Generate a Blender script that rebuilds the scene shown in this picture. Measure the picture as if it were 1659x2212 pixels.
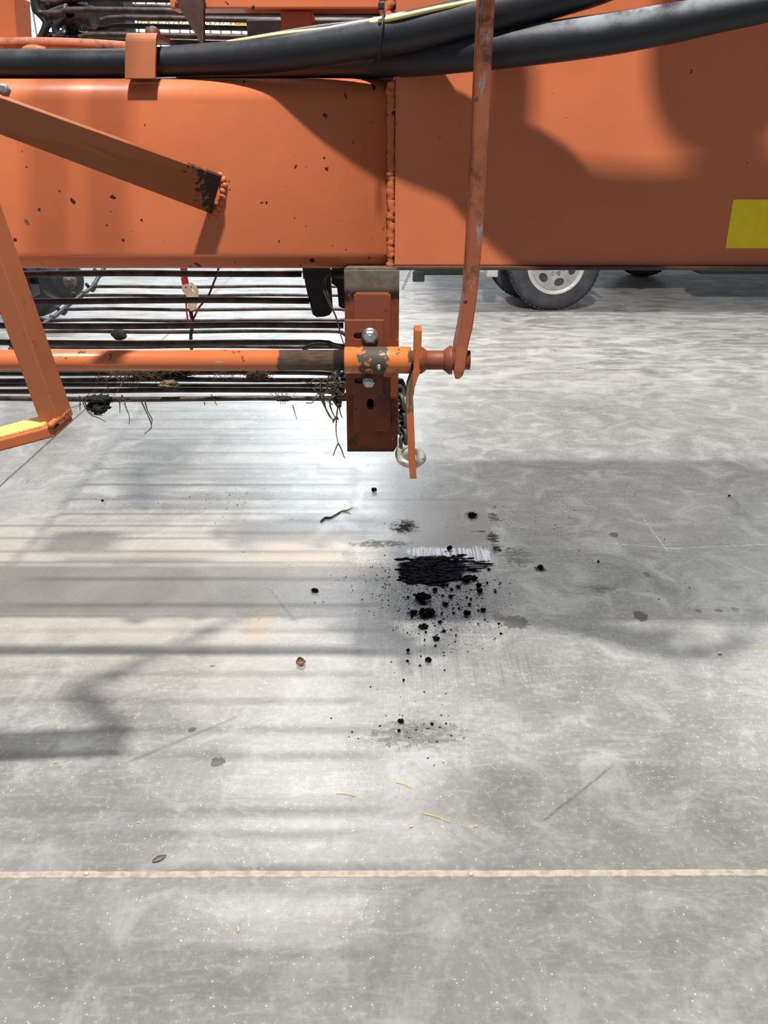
import bpy, bmesh, math, random
from mathutils import Vector, Matrix, noise as mnoise

R = math.radians
random.seed(7)
S = bpy.context.scene
for o in list(bpy.data.objects):
    bpy.data.objects.remove(o)
COL = S.collection

# ------------------------------------------------------------------ camera
F = 1650.0                     # focal length in pixels of the 1659 x 2212 frame
PITCH = R(26.0)
H = 1.45
cam = bpy.data.cameras.new('camera')
cam.sensor_fit = 'HORIZONTAL'
cam.sensor_width = 36.0
cam.lens = 36.0 * F / 1659.0
cam.clip_start = 0.02
cam.clip_end = 200
camo = bpy.data.objects.new('camera', cam)
COL.objects.link(camo)
camo.location = (0, 0, H)
camo.rotation_euler = (R(90) - PITCH, 0, 0)
S.camera = camo

# ------------------------------------------------------------------ world, lamps, exposure
W = bpy.data.worlds.new('world')
S.world = W
W.use_nodes = True
W.node_tree.nodes['Background'].inputs[0].default_value = (0.70, 0.83, 1.0, 1)
W.node_tree.nodes['Background'].inputs[1].default_value = 0.26


def area(name, loc, target, sx, sy, power, color=(1, 1, 1)):
    l = bpy.data.lights.new(name, 'AREA')
    l.shape = 'RECTANGLE'
    l.size, l.size_y = sx, sy
    l.energy = power
    l.color = color
    o = bpy.data.objects.new(name, l)
    COL.objects.link(o)
    o.location = loc
    o.rotation_euler = (Vector(target) - Vector(loc)).to_track_quat('-Z', 'Y').to_euler()
    return o


area('hall_lamp_near', (0.05, -0.25, 7.0), (0.05, 2.0, 0.0), 0.34, 0.14, 800, (1.0, 0.965, 0.91))
area('hall_lamp_far', (-0.9, 7.2, 7.0), (-0.9, 6.0, 0.0), 1.3, 0.20, 560, (1.0, 0.97, 0.92))
area('hall_lamp_right', (6.5, 8.0, 7.5), (5.0, 6.0, 0.0), 1.2, 0.4, 190, (0.93, 0.96, 1.0))
area('hall_lamp_left', (-6.5, 6.0, 7.5), (-5.0, 5.0, 0.0), 1.2, 0.4, 180, (1.0, 0.97, 0.92))
area('window_light', (-1.5, 21.7, 7.6), (-1.2, 6.0, 0.0), 2.4, 1.6, 720, (0.84, 0.92, 1.0))
area('fill_light_back', (10.5, 11.5, 7.2), (4.5, 7.5, 0.0), 2.2, 1.2, 950, (1.0, 0.99, 0.97))  # added fill with no known fixture; brightens the far floor around the truck
S.view_settings.view_transform = 'Standard'
S.view_settings.look = 'None'
S.view_settings.gamma = 1.0
S.view_settings.use_curve_mapping = False
S.view_settings.exposure = 0.0

CT, ST = math.cos(PITCH), math.sin(PITCH)


def at(px, py, Y):
    """world point seen at a photo pixel, at distance Y in front of the camera"""
    u = (px - 829.5) / F
    w = (1106.0 - py) / F
    t = Y / (CT + w * ST)
    return Vector((u * t, Y, H + t * (w * CT - ST)))


def fl(px, py, z=0.0):
    """world point on the floor at a photo pixel"""
    u = (px - 829.5) / F
    w = (1106.0 - py) / F
    t = (H - z) / (ST - w * CT)
    return Vector((u * t, t * (CT + w * ST), z))


def mpp(py, Y):
    return Y / (CT + (1106.0 - py) / F * ST) / F


# ------------------------------------------------------------------ node helpers
class NT:
    def __init__(self, name):
        self.m = bpy.data.materials.new(name)
        self.m.use_nodes = True
        self.t = self.m.node_tree
        self.b = self.t.nodes['Principled BSDF']
        tc = self.t.nodes.new('ShaderNodeTexCoord')
        self.obj = tc.outputs['Object']
        g = self.t.nodes.new('ShaderNodeNewGeometry')
        self.pos = g.outputs['Position']
        self.nrm = g.outputs['Normal']
        self.bump_h = None

    def link(self, v, inp):
        if isinstance(v, (int, float)):
            inp.default_value = v
        elif isinstance(v, (tuple, list)):
            if len(v) == 3 and len(inp.default_value) == 4:
                v = tuple(v) + (1,)
            inp.default_value = v
        else:
            self.t.links.new(v, inp)

    def math(self, op, a, b=0.0, c=0.0, clamp=False):
        n = self.t.nodes.new('ShaderNodeMath')
        n.operation = op
        n.use_clamp = clamp
        self.link(a, n.inputs[0])
        self.link(b, n.inputs[1])
        if op in ('MULTIPLY_ADD', 'SMOOTH_MIN', 'SMOOTH_MAX'):
            self.link(c, n.inputs[2])
        return n.outputs[0]

    def add(self, a, b): return self.math('ADD', a, b)
    def sub(self, a, b): return self.math('SUBTRACT', a, b)
    def mul(self, a, b): return self.math('MULTIPLY', a, b)
    def mx(self, a, b): return self.math('MAXIMUM', a, b)

    def ss(self, v, lo, hi, a=0.0, b=1.0):
        n = self.t.nodes.new('ShaderNodeMapRange')
        n.interpolation_type = 'SMOOTHSTEP'
        self.link(v, n.inputs[0])
        if lo <= hi:
            n.inputs[1].default_value, n.inputs[2].default_value = lo, hi
            n.inputs[3].default_value, n.inputs[4].default_value = a, b
        else:
            n.inputs[1].default_value, n.inputs[2].default_value = hi, lo
            n.inputs[3].default_value, n.inputs[4].default_value = b, a
        return n.outputs[0]

    def sep(self, v):
        n = self.t.nodes.new('ShaderNodeSeparateXYZ')
        self.link(v, n.inputs[0])
        return n.outputs[0], n.outputs[1], n.outputs[2]

    def comb(self, x, y, z=0.0):
        n = self.t.nodes.new('ShaderNodeCombineXYZ')
        for i, v in enumerate((x, y, z)):
            self.link(v, n.inputs[i])
        return n.outputs[0]

    def scale(self, v, s):
        n = self.t.nodes.new('ShaderNodeVectorMath')
        n.operation = 'MULTIPLY'
        self.link(v, n.inputs[0])
        n.inputs[1].default_value = s
        return n.outputs[0]

    def noise(self, v, scale=5.0, detail=3.0, rough=0.55, dist=0.0, color=False):
        n = self.t.nodes.new('ShaderNodeTexNoise')
        self.link(v, n.inputs['Vector'])
        n.inputs['Scale'].default_value = scale
        n.inputs['Detail'].default_value = detail
        n.inputs['Roughness'].default_value = rough
        n.inputs['Distortion'].default_value = dist
        return n.outputs[1 if color else 0]

    def voro(self, v, scale=5.0, rand=1.0, out=0, dim='3D'):
        n = self.t.nodes.new('ShaderNodeTexVoronoi')
        n.voronoi_dimensions = dim
        self.link(v, n.inputs['Vector'])
        n.inputs['Scale'].default_value = scale
        n.inputs['Randomness'].default_value = rand
        return n.outputs[out]

    def mix(self, f, a, b, blend='MIX'):
        n = self.t.nodes.new('ShaderNodeMix')
        n.data_type = 'RGBA'
        n.blend_type = blend
        self.link(f, n.inputs[0])
        self.link(a, n.inputs[6])
        self.link(b, n.inputs[7])
        return n.outputs[2]

    def lerp(self, f, a, b):
        n = self.t.nodes.new('ShaderNodeMix')
        n.data_type = 'FLOAT'
        self.link(f, n.inputs[0])
        self.link(a, n.inputs[2])
        self.link(b, n.inputs[3])
        return n.outputs[0]

    def bump(self, h, strength=0.3, dist=0.002):
        n = self.t.nodes.new('ShaderNodeBump')
        n.inputs['Strength'].default_value = strength
        n.inputs['Distance'].default_value = dist
        self.link(h, n.inputs['Height'])
        self.t.links.new(n.outputs[0], self.b.inputs['Normal'])

    def out(self, col, rough=0.5, metal=0.0, spec=0.5):
        self.link(col, self.b.inputs['Base Color'])
        self.link(rough, self.b.inputs['Roughness'])
        self.link(metal, self.b.inputs['Metallic'])
        self.link(spec, self.b.inputs['Specular IOR Level'])
        return self.m


def lin(r, g, b):
    f = lambda c: (c / 255 / 12.92) if c / 255 <= 0.04045 else ((c / 255 + 0.055) / 1.055) ** 2.4
    return (f(r), f(g), f(b))


ORANGE = (0.60, 0.166, 0.066)


def mat_paint(name, base=ORANGE, chips=0.5, grime=0.0, rough=0.42, scratch=0.0, chipcol=(0.035, 0.022, 0.018), grimecol=(0.05, 0.03, 0.02)):
    t = NT(name)
    p = t.pos
    v = t.noise(p, 3.0, 3)
    c = t.mix(t.ss(v, .3, .7), tuple(x * .92 for x in base), tuple(min(1, x * 1.06) for x in base))
    # small stone chips
    if chips > 0:
        warp = t.noise(p, 60, 2, color=True)
        n = t.t.nodes.new('ShaderNodeVectorMath'); n.operation = 'MULTIPLY_ADD'
        t.link(warp, n.inputs[0]); n.inputs[1].default_value = (.02, .02, .02); t.link(p, n.inputs[2])
        wx, wy, wz = t.sep(n.outputs[0])
        d = t.voro(t.comb(wx, wz), 24.0, dim='2D')
        sel = t.noise(p, 6.0, 2)
        thr = t.ss(t.noise(p, 17.0, 1), .45, .75, -.01, 0.17 * chips)
        m = t.ss(t.sub(d, thr), 0.012, 0.0)
        m = t.mul(m, t.ss(sel, .42, .48))
        c = t.mix(m, c, chipcol)
    if scratch > 0:
        s = t.noise(t.scale(p, (60, 60, 18)), 1.0, 4, .65)
        ms = t.mul(t.ss(s, .66 - .04 * scratch, .70 - .04 * scratch), t.ss(t.noise(p, 9, 2), .5, .62))
        c = t.mix(ms, c, (0.36, 0.34, 0.32))
    rr = rough
    if grime > 0:
        g = t.noise(p, 11.0, 6, .68)
        mg = t.ss(g, .66 - .22 * grime, .74 - .10 * grime)
        g2 = t.noise(p, 70.0, 4, .7)
        mg = t.mul(mg, t.ss(g2, .25, .55, .45, 1.0))
        c = t.mix(t.mul(mg, .85), c, grimecol)
        rr = t.lerp(mg, rough, .75)
    t.bump(t.noise(p, 55, 3, .6), .12, .002)
    return t.out(c, rr, 0.0, .45)


M = {}
M['orange'] = mat_paint('orange_paint', chips=.78, rough=.40)
M['orange_clean'] = mat_paint('orange_paint_clean', chips=.16, rough=.42)
M['orange_worn'] = mat_paint('orange_paint_worn', base=(0.50, 0.135, 0.045), chips=.8, grime=.35, rough=.5)
M['orange_scratched'] = mat_paint('orange_paint_scratched', base=(0.42, 0.125, 0.055), chips=.8, grime=.85, scratch=2.2, rough=.5, grimecol=(.03, .021, .017))
M['rust_orange'] = mat_paint('grimy_orange_paint', base=(0.19, 0.047, 0.018), chips=1.0, grime=.75, rough=.55)
M['orange_dark'] = mat_paint('darkened_orange_paint', base=(0.36, 0.11, 0.04), chips=.6, grime=.2, rough=.55)  # base darkened to stand in for shade on the ladder stiles


def mat_simple(name, col, rough=.5, metal=0.0, var=.25, nscale=20, bump=.15, spec=.5, col2=None):
    t = NT(name)
    n = t.noise(t.pos, nscale, 5, .6)
    c2 = col2 if col2 else tuple(x * (1 - var) for x in col)
    c = t.mix(t.ss(n, .35, .65), c2, tuple(min(1, x * (1 + var * .4)) for x in col))
    t.bump(t.noise(t.pos, nscale * 3, 4, .6), bump, .002)
    return t.out(c, rough, metal, spec)


M['rod'] = mat_simple('rusty_steel_rod', (0.060, 0.042, 0.036), .42, .35, .6, 25, .35, col2=(.02, .016, .016))
M['black_steel'] = mat_simple('black_greasy_steel', (0.018, 0.017, 0.019), .45, .2, .4, 18, .3)
M['rubber'] = mat_simple('black_rubber', (0.014, 0.015, 0.019), .55, 0, .4, 14, .3)
M['tyre'] = mat_simple('tyre_rubber', (0.062, 0.065, 0.074), .75, 0, .35, 9, .25)
M['zinc'] = mat_simple('zinc_plated_steel', (0.62, 0.64, 0.66), .30, .9, .2, 40, .2)
M['dull_zinc'] = mat_simple('dirty_zinc_steel', (0.42, 0.40, 0.38), .42, .7, .5, 30, .3)
M['shackle'] = mat_simple('pale_weathered_steel', (0.50, 0.47, 0.42), .5, .15, .3, 35, .4)
M['chain'] = mat_simple('dark_chain_steel', (0.10, 0.085, 0.075), .5, .4, .5, 35, .4)
M['yellow_cable'] = mat_simple('pale_yellow_sheath', (0.78, 0.66, 0.30), .5, 0, .08, 10, .05)
M['grey_cable'] = mat_simple('grey_sheath', (0.16, 0.16, 0.17), .55, 0, .1, 10, .05)
M['yellow'] = mat_simple('yellow_reflective_film', (1.0, 0.72, 0.004), .42, 0, .05, 40, .05)
M['yellow_paint'] = mat_simple('yellow_machine_paint', (0.80, 0.46, 0.02), .5, 0, .1, 6, .05)
M['red_strap'] = mat_simple('dark_red_webbing', (0.20, 0.008, 0.018), .7, 0, .3, 60, .3)
M['buckle'] = mat_simple('tan_buckle_metal', (0.55, 0.44, 0.31), .45, .2, .2, 40, .2)
M['root'] = mat_simple('dry_root', (0.085, 0.056, 0.034), .85, 0, .5, 60, .4)
M['straw'] = mat_simple('dry_straw', (0.30, 0.21, 0.12), .85, 0, .5, 60, .4)
M['soil'] = mat_simple('dark_soil', (0.018, 0.016, 0.015), .9, 0, .6, 60, .8)
M['brown_soil'] = mat_simple('brown_soil', (0.13, 0.085, 0.052), .9, 0, .6, 70, .8)
M['soot'] = mat_simple('black_oily_dirt', (0.0045, 0.0045, 0.006), .85, 0, .5, 80, .8, .08)
M['leaf'] = mat_simple('dry_leaf', (0.42, 0.27, 0.17), .7, 0, .5, 90, .3)
M['leaf_grey'] = mat_simple('grey_dry_leaf', (0.33, 0.29, 0.24), .7, 0, .35, 90, .3)
M['yellow_bit'] = mat_simple('yellow_straw_bit', (0.70, 0.60, 0.14), .7, 0, .2, 60, .2)
M['stone'] = mat_simple('pale_pebble', (0.62, 0.57, 0.48), .8, 0, .2, 60, .3)
M['white_paint'] = mat_simple('white_vehicle_paint', (0.72, 0.73, 0.73), .3, 0, .04, 4, .02)
M['rim'] = mat_simple('silver_painted_wheel', (0.62, 0.61, 0.59), .45, .1, .12, 12, .05)
M['rim_dark'] = mat_simple('grey_wheel_centre', (0.42, 0.41, 0.40), .5, .2, .2, 15, .1)
M['dark_under'] = mat_simple('dark_underbody', (0.022, 0.026, 0.024), .6, 0, .3, 8, .2)
M['wall'] = mat_simple('white_wall_sheeting', (0.78, 0.80, 0.82), .6, 0, .05, 1.5, .02)
M['caulk'] = mat_simple('cream_joint_filler', (0.42, 0.365, 0.30), .75, 0, .22, 45, .5)
M['brown_plate'] = mat_simple('brown_rusty_plate', (0.085, 0.042, 0.028), .6, .1, .4, 16, .3)


def mat_grip():
    t = NT('yellow_grit_tape')
    n = t.noise(t.pos, 420, 2, .6)
    c = t.mix(t.ss(n, .3, .7), (0.62, 0.44, 0.07), (0.93, 0.76, 0.25))
    t.bump(n, .6, .002)
    return t.out(c, .85)


M['grip'] = mat_grip()


def mat_hose():
    t = NT('black_hose_sleeve')
    p = t.pos
    n = t.noise(p, 13, 6, .62)
    dust = t.ss(n, .36, .62)
    up = t.ss(t.sep(t.nrm)[2], -.1, .9)
    side = t.ss(t.sep(p)[0], .22, .38)
    dust = t.mul(dust, t.mul(up, t.add(.10, t.mul(side, .9))))
    c = t.mix(dust, (0.011, 0.012, 0.017), (0.25, 0.265, 0.295))
    t.bump(t.noise(p, 60, 4, .6), .25, .002)
    return t.out(c, t.lerp(dust, .48, .8), 0, .45)


M['hose'] = mat_hose()


def mat_tube():
    """orange paint rubbed off to bare brown steel next to the sleeve"""
    t = NT('rubbed_orange_tube')
    p = t.pos
    x, y, z = t.sep(p)
    xe = t.add(x, t.mul(t.sub(t.noise(t.scale(p, (14, 14, 60)), 1.0, 2), .5), .05))
    x0 = at(600, 776, 1.64).x
    x1 = at(722, 776, 1.64).x
    bare = t.ss(xe, x0 - .003, x0 + .003)
    dark = t.ss(t.add(x, t.mul(t.noise(p, 30, 2), .004)), x1 - .001, x1 + .003)
    c = t.mix(t.ss(t.noise(p, 4, 2), .3, .7), (0.50, 0.135, 0.045), (0.62, 0.17, 0.055))
    # chips of grey primer
    s = t.noise(t.scale(p, (25, 50, 50)), 1.0, 4, .65)
    ms = t.mul(t.ss(s, .63, .67), t.ss(t.noise(p, 7, 1), .5, .6))
    c = t.mix(ms, c, (0.35, 0.32, 0.30))
    ms2 = t.mul(t.ss(t.noise(p, 40, 3, .7), .64, .68), t.ss(t.noise(p, 5, 1), .45, .6))
    c = t.mix(ms2, c, (0.07, 0.035, 0.025))
    fine = t.noise(t.scale(p, (40, 200, 200)), 1.0, 3)
    br = t.mix(t.ss(fine, .3, .7), (0.085, 0.057, 0.042), (0.15, 0.105, 0.075))
    c = t.mix(bare, c, br)
    c = t.mix(dark, c, (0.035, 0.026, 0.024))
    t.bump(fine, .1, .001)
    return t.out(c, t.lerp(bare, .28, .5), t.mul(bare, .3), .5)


M['tube'] = mat_tube()


def mat_sleeve():
    t = NT('worn_orange_sleeve')
    p = t.pos
    x, y, z = t.sep(p)
    c = t.mix(t.ss(t.noise(p, 7, 3), .3, .7), (0.46, 0.12, 0.025), (0.66, 0.19, 0.05))
    xc = at(812, 780, 1.62)
    d = t.math('ABSOLUTE', t.sub(x, xc.x))
    g = t.sub(t.noise(p, 26, 5, .65), t.mul(d, 4.2))
    m = t.ss(g, .36, .39)
    xe = at(880, 780, 1.62).x
    g2 = t.add(t.noise(p, 40, 4, .65), t.ss(x, xe - .012, xe + .012, -.12, .18))
    m = t.mx(m, t.ss(g2, .60, .63))
    c = t.mix(m, c, (0.06, 0.05, 0.035))
    t.bump(t.noise(p, 90, 3), .25, .001)
    return t.out(c, t.lerp(m, .3, .7), 0, .5)


M['sleeve'] = mat_sleeve()


def mat_lever():
    t = NT('orange_lever_paint')
    p = t.pos
    x, y, z = t.sep(p)
    za, zb = at(885, 888, 1.63).z, at(885, 806, 1.63).z
    zz = t.add(z, t.mul(t.sub(t.noise(p, 45, 3), .5), .03))
    m = t.mul(t.ss(zz, za - .002, za + .002), t.ss(zz, zb + .002, zb - .002))
    n = t.noise(t.scale(p, (120, 60, 14)), 1.0, 4, .6)
    m = t.mul(m, t.ss(n, .58, .54))
    c = t.mix(t.noise(p, 20, 3), (0.41, 0.112, 0.034), (0.48, 0.135, 0.044))
    c = t.mix(m, c, (0.10, 0.085, 0.055))
    return t.out(c, t.lerp(m, .42, .7), 0, .4)


M['lever'] = mat_lever()


def mat_brace():
    """orange bar with burnt black end beside the weld"""
    t = NT('orange_bar_burnt_end')
    p = t.pos
    x, y, z = t.sep(p)
    c = t.mix(t.noise(p, 9, 3), (0.25, 0.070, 0.018), (0.32, 0.090, 0.025))  # orange darkened: shade of the down-facing side put into the base
    xe = at(440, 420, 1.73).x
    g = t.add(t.mul(t.sub(t.noise(p, 75, 4, .75), .5), .16), t.sub(x, xe))
    m = t.ss(g, -.006, .008)
    c = t.mix(m, c, (0.028, 0.017, 0.010))
    return t.out(c, t.lerp(m, .45, .8), 0, .4)


M['brace'] = mat_brace()


def mat_post():
    """orange post: bare greasy steel at the top, rust orange below, grime streaks"""
    t = NT('grimy_orange_post')
    p = t.pos
    x, y, z = t.sep(p)
    zt = at(800, 636, 1.72).z
    g = t.noise(p, 22, 6, .7)
    c = t.mix(t.ss(t.noise(p, 7, 3), .3, .7), (0.155, 0.038, 0.014), (0.22, 0.056, 0.021))
    m = t.ss(g, .53, .63)
    c = t.mix(t.mul(m, .7), c, (0.055, 0.036, 0.028))
    top = t.ss(t.add(z, t.mul(t.sub(g, .5), .06)), zt - .006, zt + .010)
    c = t.mix(top, c, t.mix(t.noise(p, 60, 4), (0.05, 0.042, 0.034), (0.22, 0.18, 0.14)))
    band = t.mul(t.ss(z, zt - .03, zt - .01), t.ss(z, zt + .02, zt + .0))
    c = t.mix(t.mul(band, t.ss(g, .35, .5)), c, (0.012, 0.010, 0.010))
    yl = t.mul(t.ss(t.noise(p, 85, 3, .6), .66, .69), t.ss(t.noise(p, 14, 1), .52, .6))
    c = t.mix(yl, c, (0.55, 0.33, 0.08))
    zb = at(800, 974, 1.72).z
    low = t.mul(t.ss(t.add(z, t.mul(t.sub(g, .5), .05)), zb + .012, zb), .8)
    c = t.mix(low, c, (0.06, 0.035, 0.025))
    t.bump(g, .25, .002)
    return t.out(c, t.lerp(m, .5, .7), 0, .25)


M['post'] = mat_post()


# ------------------------------------------------------------------ floor material
def mat_floor():
    t = NT('polished_concrete')
    p = t.pos
    x, y, z = t.sep(p)
    big = t.noise(p, 1.1, 5, .6, .5)
    mid = t.noise(p, 5.5, 6, .66, .8)
    fine = t.noise(p, 60, 5, .68)
    vf = t.noise(p, 260, 3, .6)
    c = t.mix(t.ss(big, .3, .7), (0.166, 0.163, 0.152), (0.226, 0.223, 0.210))
    c = t.mix(t.mul(t.ss(mid, .46, .70), .55), c, (0.36, 0.36, 0.352))
    c = t.mix(t.mul(t.ss(mid, .47, .27), .55), c, (0.125, 0.124, 0.12))
    c = t.mix(t.mul(t.ss(fine, .50, .72), .40), c, (0.38, 0.38, 0.37))
    c = t.mix(t.mul(t.ss(fine, .47, .28), .35), c, (0.105, 0.105, 0.102))
    c = t.mix(t.mul(t.ss(vf, .55, .75), .25), c, (0.40, 0.40, 0.385))
    # trowel swirls
    w = t.noise(t.scale(p, (7, 38, 1)), 1.0, 5, .6, 1.4)
    c = t.mix(t.mul(t.ss(w, .5, .72), .28), c, (0.37, 0.37, 0.365))
    # drying streaks across the far floor, pale ones lightened in place of brighter light
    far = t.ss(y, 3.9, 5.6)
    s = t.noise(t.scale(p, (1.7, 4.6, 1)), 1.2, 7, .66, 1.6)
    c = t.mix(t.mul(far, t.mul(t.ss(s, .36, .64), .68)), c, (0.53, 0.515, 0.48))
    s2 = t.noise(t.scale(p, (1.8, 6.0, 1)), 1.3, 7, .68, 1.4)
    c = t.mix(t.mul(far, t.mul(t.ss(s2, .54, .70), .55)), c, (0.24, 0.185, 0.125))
    # warmer, paler tone on the left side
    warm = t.mul(t.ss(x, .15, -.7), t.mul(t.ss(y, 3.1, 2.6), t.ss(y, 1.55, 2.2)))
    c = t.mix(t.mul(warm, t.ss(big, .3, .6, .35, .8)), c, (0.36, 0.32, 0.275))
    # white grains
    d = t.voro(p, 95.0)
    sel = t.noise(p, 30, 2)
    c = t.mix(t.mul(t.ss(d, .17, .08), t.ss(sel, .52, .60)), c, (0.55, 0.54, 0.52))
    d2 = t.voro(p, 36.0)
    c = t.mix(t.mul(t.ss(d2, .085, .04), .8), c, (0.58, 0.56, 0.53))
    # black grit
    d3 = t.voro(t.scale(p, (1, 1, 1)), 24.0)
    c = t.mix(t.mul(t.ss(d3, .045, .025), t.ss(y, 1.4, 1.9)), c, (0.03, 0.03, 0.035))

    nx = t.sub(t.noise(p, 18, 5, .65), .5)
    ny = t.sub(t.noise(t.scale(p, (1, 1, 1)), 23, 5, .65), .5)
    streak = t.noise(t.scale(p, (170, 4, 1)), 1.0, 4, .65)       # brush marks running away from the viewer
    hstreak = t.noise(t.scale(p, (9, 120, 1)), 1.0, 4, .65)

    nf = t.sub(t.noise(p, 55, 4, .6), .5)

    def ell(x0, y0, x1, y1, soft=.2, amp=1.0, nz=None):
        a, b = fl((x0 + x1) / 2, y0), fl((x0 + x1) / 2, y1)
        cy = (a.y + b.y) / 2
        ry = abs(a.y - b.y) / 2
        l, r = fl(x0, (y0 + y1) / 2), fl(x1, (y0 + y1) / 2)
        cx, rx = (l.x + r.x) / 2, abs(r.x - l.x) / 2
        ex = t.mul(t.sub(x, cx), 1 / rx)
        ey = t.mul(t.sub(y, cy), 1 / ry)
        dd = t.math('SQRT', t.add(t.mul(ex, ex), t.mul(ey, ey)))
        dd = t.add(dd, t.mul(nz if nz is not None else nx, amp))
        return t.ss(dd, 1 + soft, 1 - soft)

    def rect(x0, y0, x1, y1, soft=.02, amp=.05):
        a, b = fl((x0 + x1) / 2, y0), fl((x0 + x1) / 2, y1)
        l, r = fl(x0, (y0 + y1) / 2).x, fl(x1, (y0 + y1) / 2).x
        yn, yf = min(a.y, b.y), max(a.y, b.y)
        xx = t.add(x, t.mul(nx, amp))
        yy = t.add(y, t.mul(ny, amp * 1.6))
        m = t.mul(t.ss(xx, l - soft, l + soft), t.ss(xx, r + soft, r - soft))
        return t.mul(m, t.mul(t.ss(yy, yn - soft * 1.5, yn + soft * 1.5), t.ss(yy, yf + soft * 1.5, yf - soft * 1.5)))

    # tan stains left of the black patch
    c = t.mix(t.mul(ell(560, 1150, 800, 1250, .6, .9), .55), c, (0.34, 0.25, 0.15))
    c = t.mix(t.mul(ell(530, 1300, 590, 1390, .6, 1.2), .45), c, (0.29, 0.22, 0.115))
    # smooth brownish swept strip above the patch
    sw = rect(880, 1075, 1062, 1205, .02, .03)
    c = t.mix(t.mul(sw, t.ss(streak, .25, .7, .55, .95)), c, t.mix(streak, (0.10, 0.09, 0.084), (0.24, 0.222, 0.21)))
    # pale glint along the patch: glossy reflection painted into the colour
    glint = t.mul(rect(884, 1184, 1058, 1216, .012, .07), t.ss(streak, .38, .52))
    c = t.mix(glint, c, (0.50, 0.515, 0.56))
    # long brush marks leading from the patch to the viewer
    sm = rect(815, 1250, 1160, 1500, .10, .12)
    c = t.mix(t.mul(sm, t.mul(t.ss(streak, .45, .68), .42)), c, (0.075, 0.075, 0.085))
    # sooty halo
    h1 = ell(800, 1195, 1090, 1390, .75, .8)
    sp = t.ss(t.add(t.noise(p, 130, 3, .7), t.mul(h1, .10)), .57, .64)
    c = t.mix(t.mul(h1, t.add(t.mul(sp, .70), .27)), c, (0.035, 0.036, 0.045))
    h2 = ell(690, 1185, 880, 1285, .8, 1.2)
    sp2 = t.ss(t.noise(t.scale(p, (60, 140, 1)), 1.0, 4, .7), .52, .62)
    c = t.mix(t.mul(h2, t.mul(sp2, .65)), c, (0.07, 0.06, 0.05))
    h3 = ell(880, 1270, 1050, 1350, .7, 1.0)
    c = t.mix(t.mul(h3, t.mul(t.ss(t.noise(p, 85, 4, .7), .50, .58), .6)), c, (0.03, 0.03, 0.04))
    # thick black patch
    k1 = ell(858, 1202, 1010, 1266, .12, 1.1)
    k2 = ell(900, 1204, 1062, 1240, .15, 1.5)
    k = t.mx(k1, t.mul(k2, t.ss(hstreak, .40, .5)))
    k = t.mul(k, t.ss(t.add(hstreak, t.mul(k1, .2)), .38, .48))
    c = t.mix(k, c, (0.006, 0.006, 0.010))
    # smears around it
    for (a, b, cc, dd, am, st) in ((848, 1125, 900, 1152, 1.6, .85), (1005, 1105, 1032, 1122, 1.4, .9), (1055, 1108, 1078, 1128, 2.0, .7),
                                   (1050, 1150, 1078, 1172, 1.8, .8), (1062, 1176, 1084, 1196, 1.6, .9), (1080, 1185, 1150, 1222, 2.0, .55),
                                   (1018, 1146, 1052, 1150, 1.0, .7), (770, 1168, 880, 1182, 2.0, .55), (1155, 1222, 1178, 1236, 1.0, .85),
                                   (900, 1288, 932, 1306, 1.6, .95), (905, 1320, 945, 1336, 1.0, .95), (880, 1320, 902, 1330, 1.2, .9),
                                   (806, 1560, 990, 1612, 2.0, .40), (1270, 1262, 1330, 1282, 2.0, .5)):
        m = ell(a, b, cc, dd, .45, am * 1.3, nf)
        m = t.mul(m, t.ss(t.noise(t.scale(p, (28, 62, 1)), 1.0, 6, .72, .6), .38, .50))
        m = t.mul(m, min(1.0, st * 1.15))
        c = t.mix(m, c, (0.010, 0.010, 0.012))
        k = t.mx(k, t.mul(m, .9))
    # damp spots
    for (a, b, cc, dd, st) in ((1086, 1330, 1140, 1358, .8), (1062, 1324, 1090, 1338, .55), (1066, 1334, 1092, 1344, .4), (1058, 1318, 1080, 1326, .4),
                               (1369, 1320, 1398, 1342, .85), (456, 1636, 486, 1656, .85), (406, 1571, 423, 1581, .8), (1316, 1150, 1336, 1160, .75),
                               (1502, 1316, 1516, 1324, .7), (1544, 1315, 1560, 1322, .7), (1580, 1312, 1596, 1320, .6), (452, 1436, 464, 1442, .6), (1390, 1236, 1404, 1246, .6)):
        c = t.mix(t.mul(ell(a, b, cc, dd, .10, 1.5, nf), st), c, (0.048, 0.044, 0.040))
    # scratches
    def scratch(xa, ya, xb, yb, wd, col, st):
        a, b = fl(xa, ya), fl(xb, yb)
        dv = b - a
        L = dv.length
        ux, uy = dv.x / L, dv.y / L
        dx, dy = t.sub(x, a.x), t.sub(y, a.y)
        along = t.add(t.mul(dx, ux), t.mul(dy, uy))
        across = t.math('ABSOLUTE', t.add(t.add(t.mul(dx, -uy), t.mul(dy, ux)), t.mul(nx, .012)))
        m = t.mul(t.ss(across, wd, wd * .4), t.mul(t.ss(along, -.005, .02), t.ss(along, L + .01, L - .03)))
        return t.mix(t.mul(m, t.mul(t.ss(fine, .35, .55), st)), c, col)
    c = scratch(1300, 1172, 1475, 1186, .005, (.45, .45, .46), .8)
    c = scratch(1390, 1120, 1445, 1195, .005, (.45, .45, .46), .7)
    c = scratch(1440, 1185, 1659, 1176, .005, (.45, .45, .46), .6)
    c = scratch(1165, 1780, 1330, 1650, .005, (.085, .085, .085), .6)
    c = scratch(270, 1650, 520, 1545, .008, (.08, .08, .08), .5)
    c = scratch(580, 1270, 640, 1345, .008, (.16, .105, .06), .5)
    c = scratch(555, 1078, 985, 1080, .008, (.09, .075, .055), .7)
    c = scratch(1540, 1398, 1700, 1402, .012, (.22, .16, .10), .5)
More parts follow.
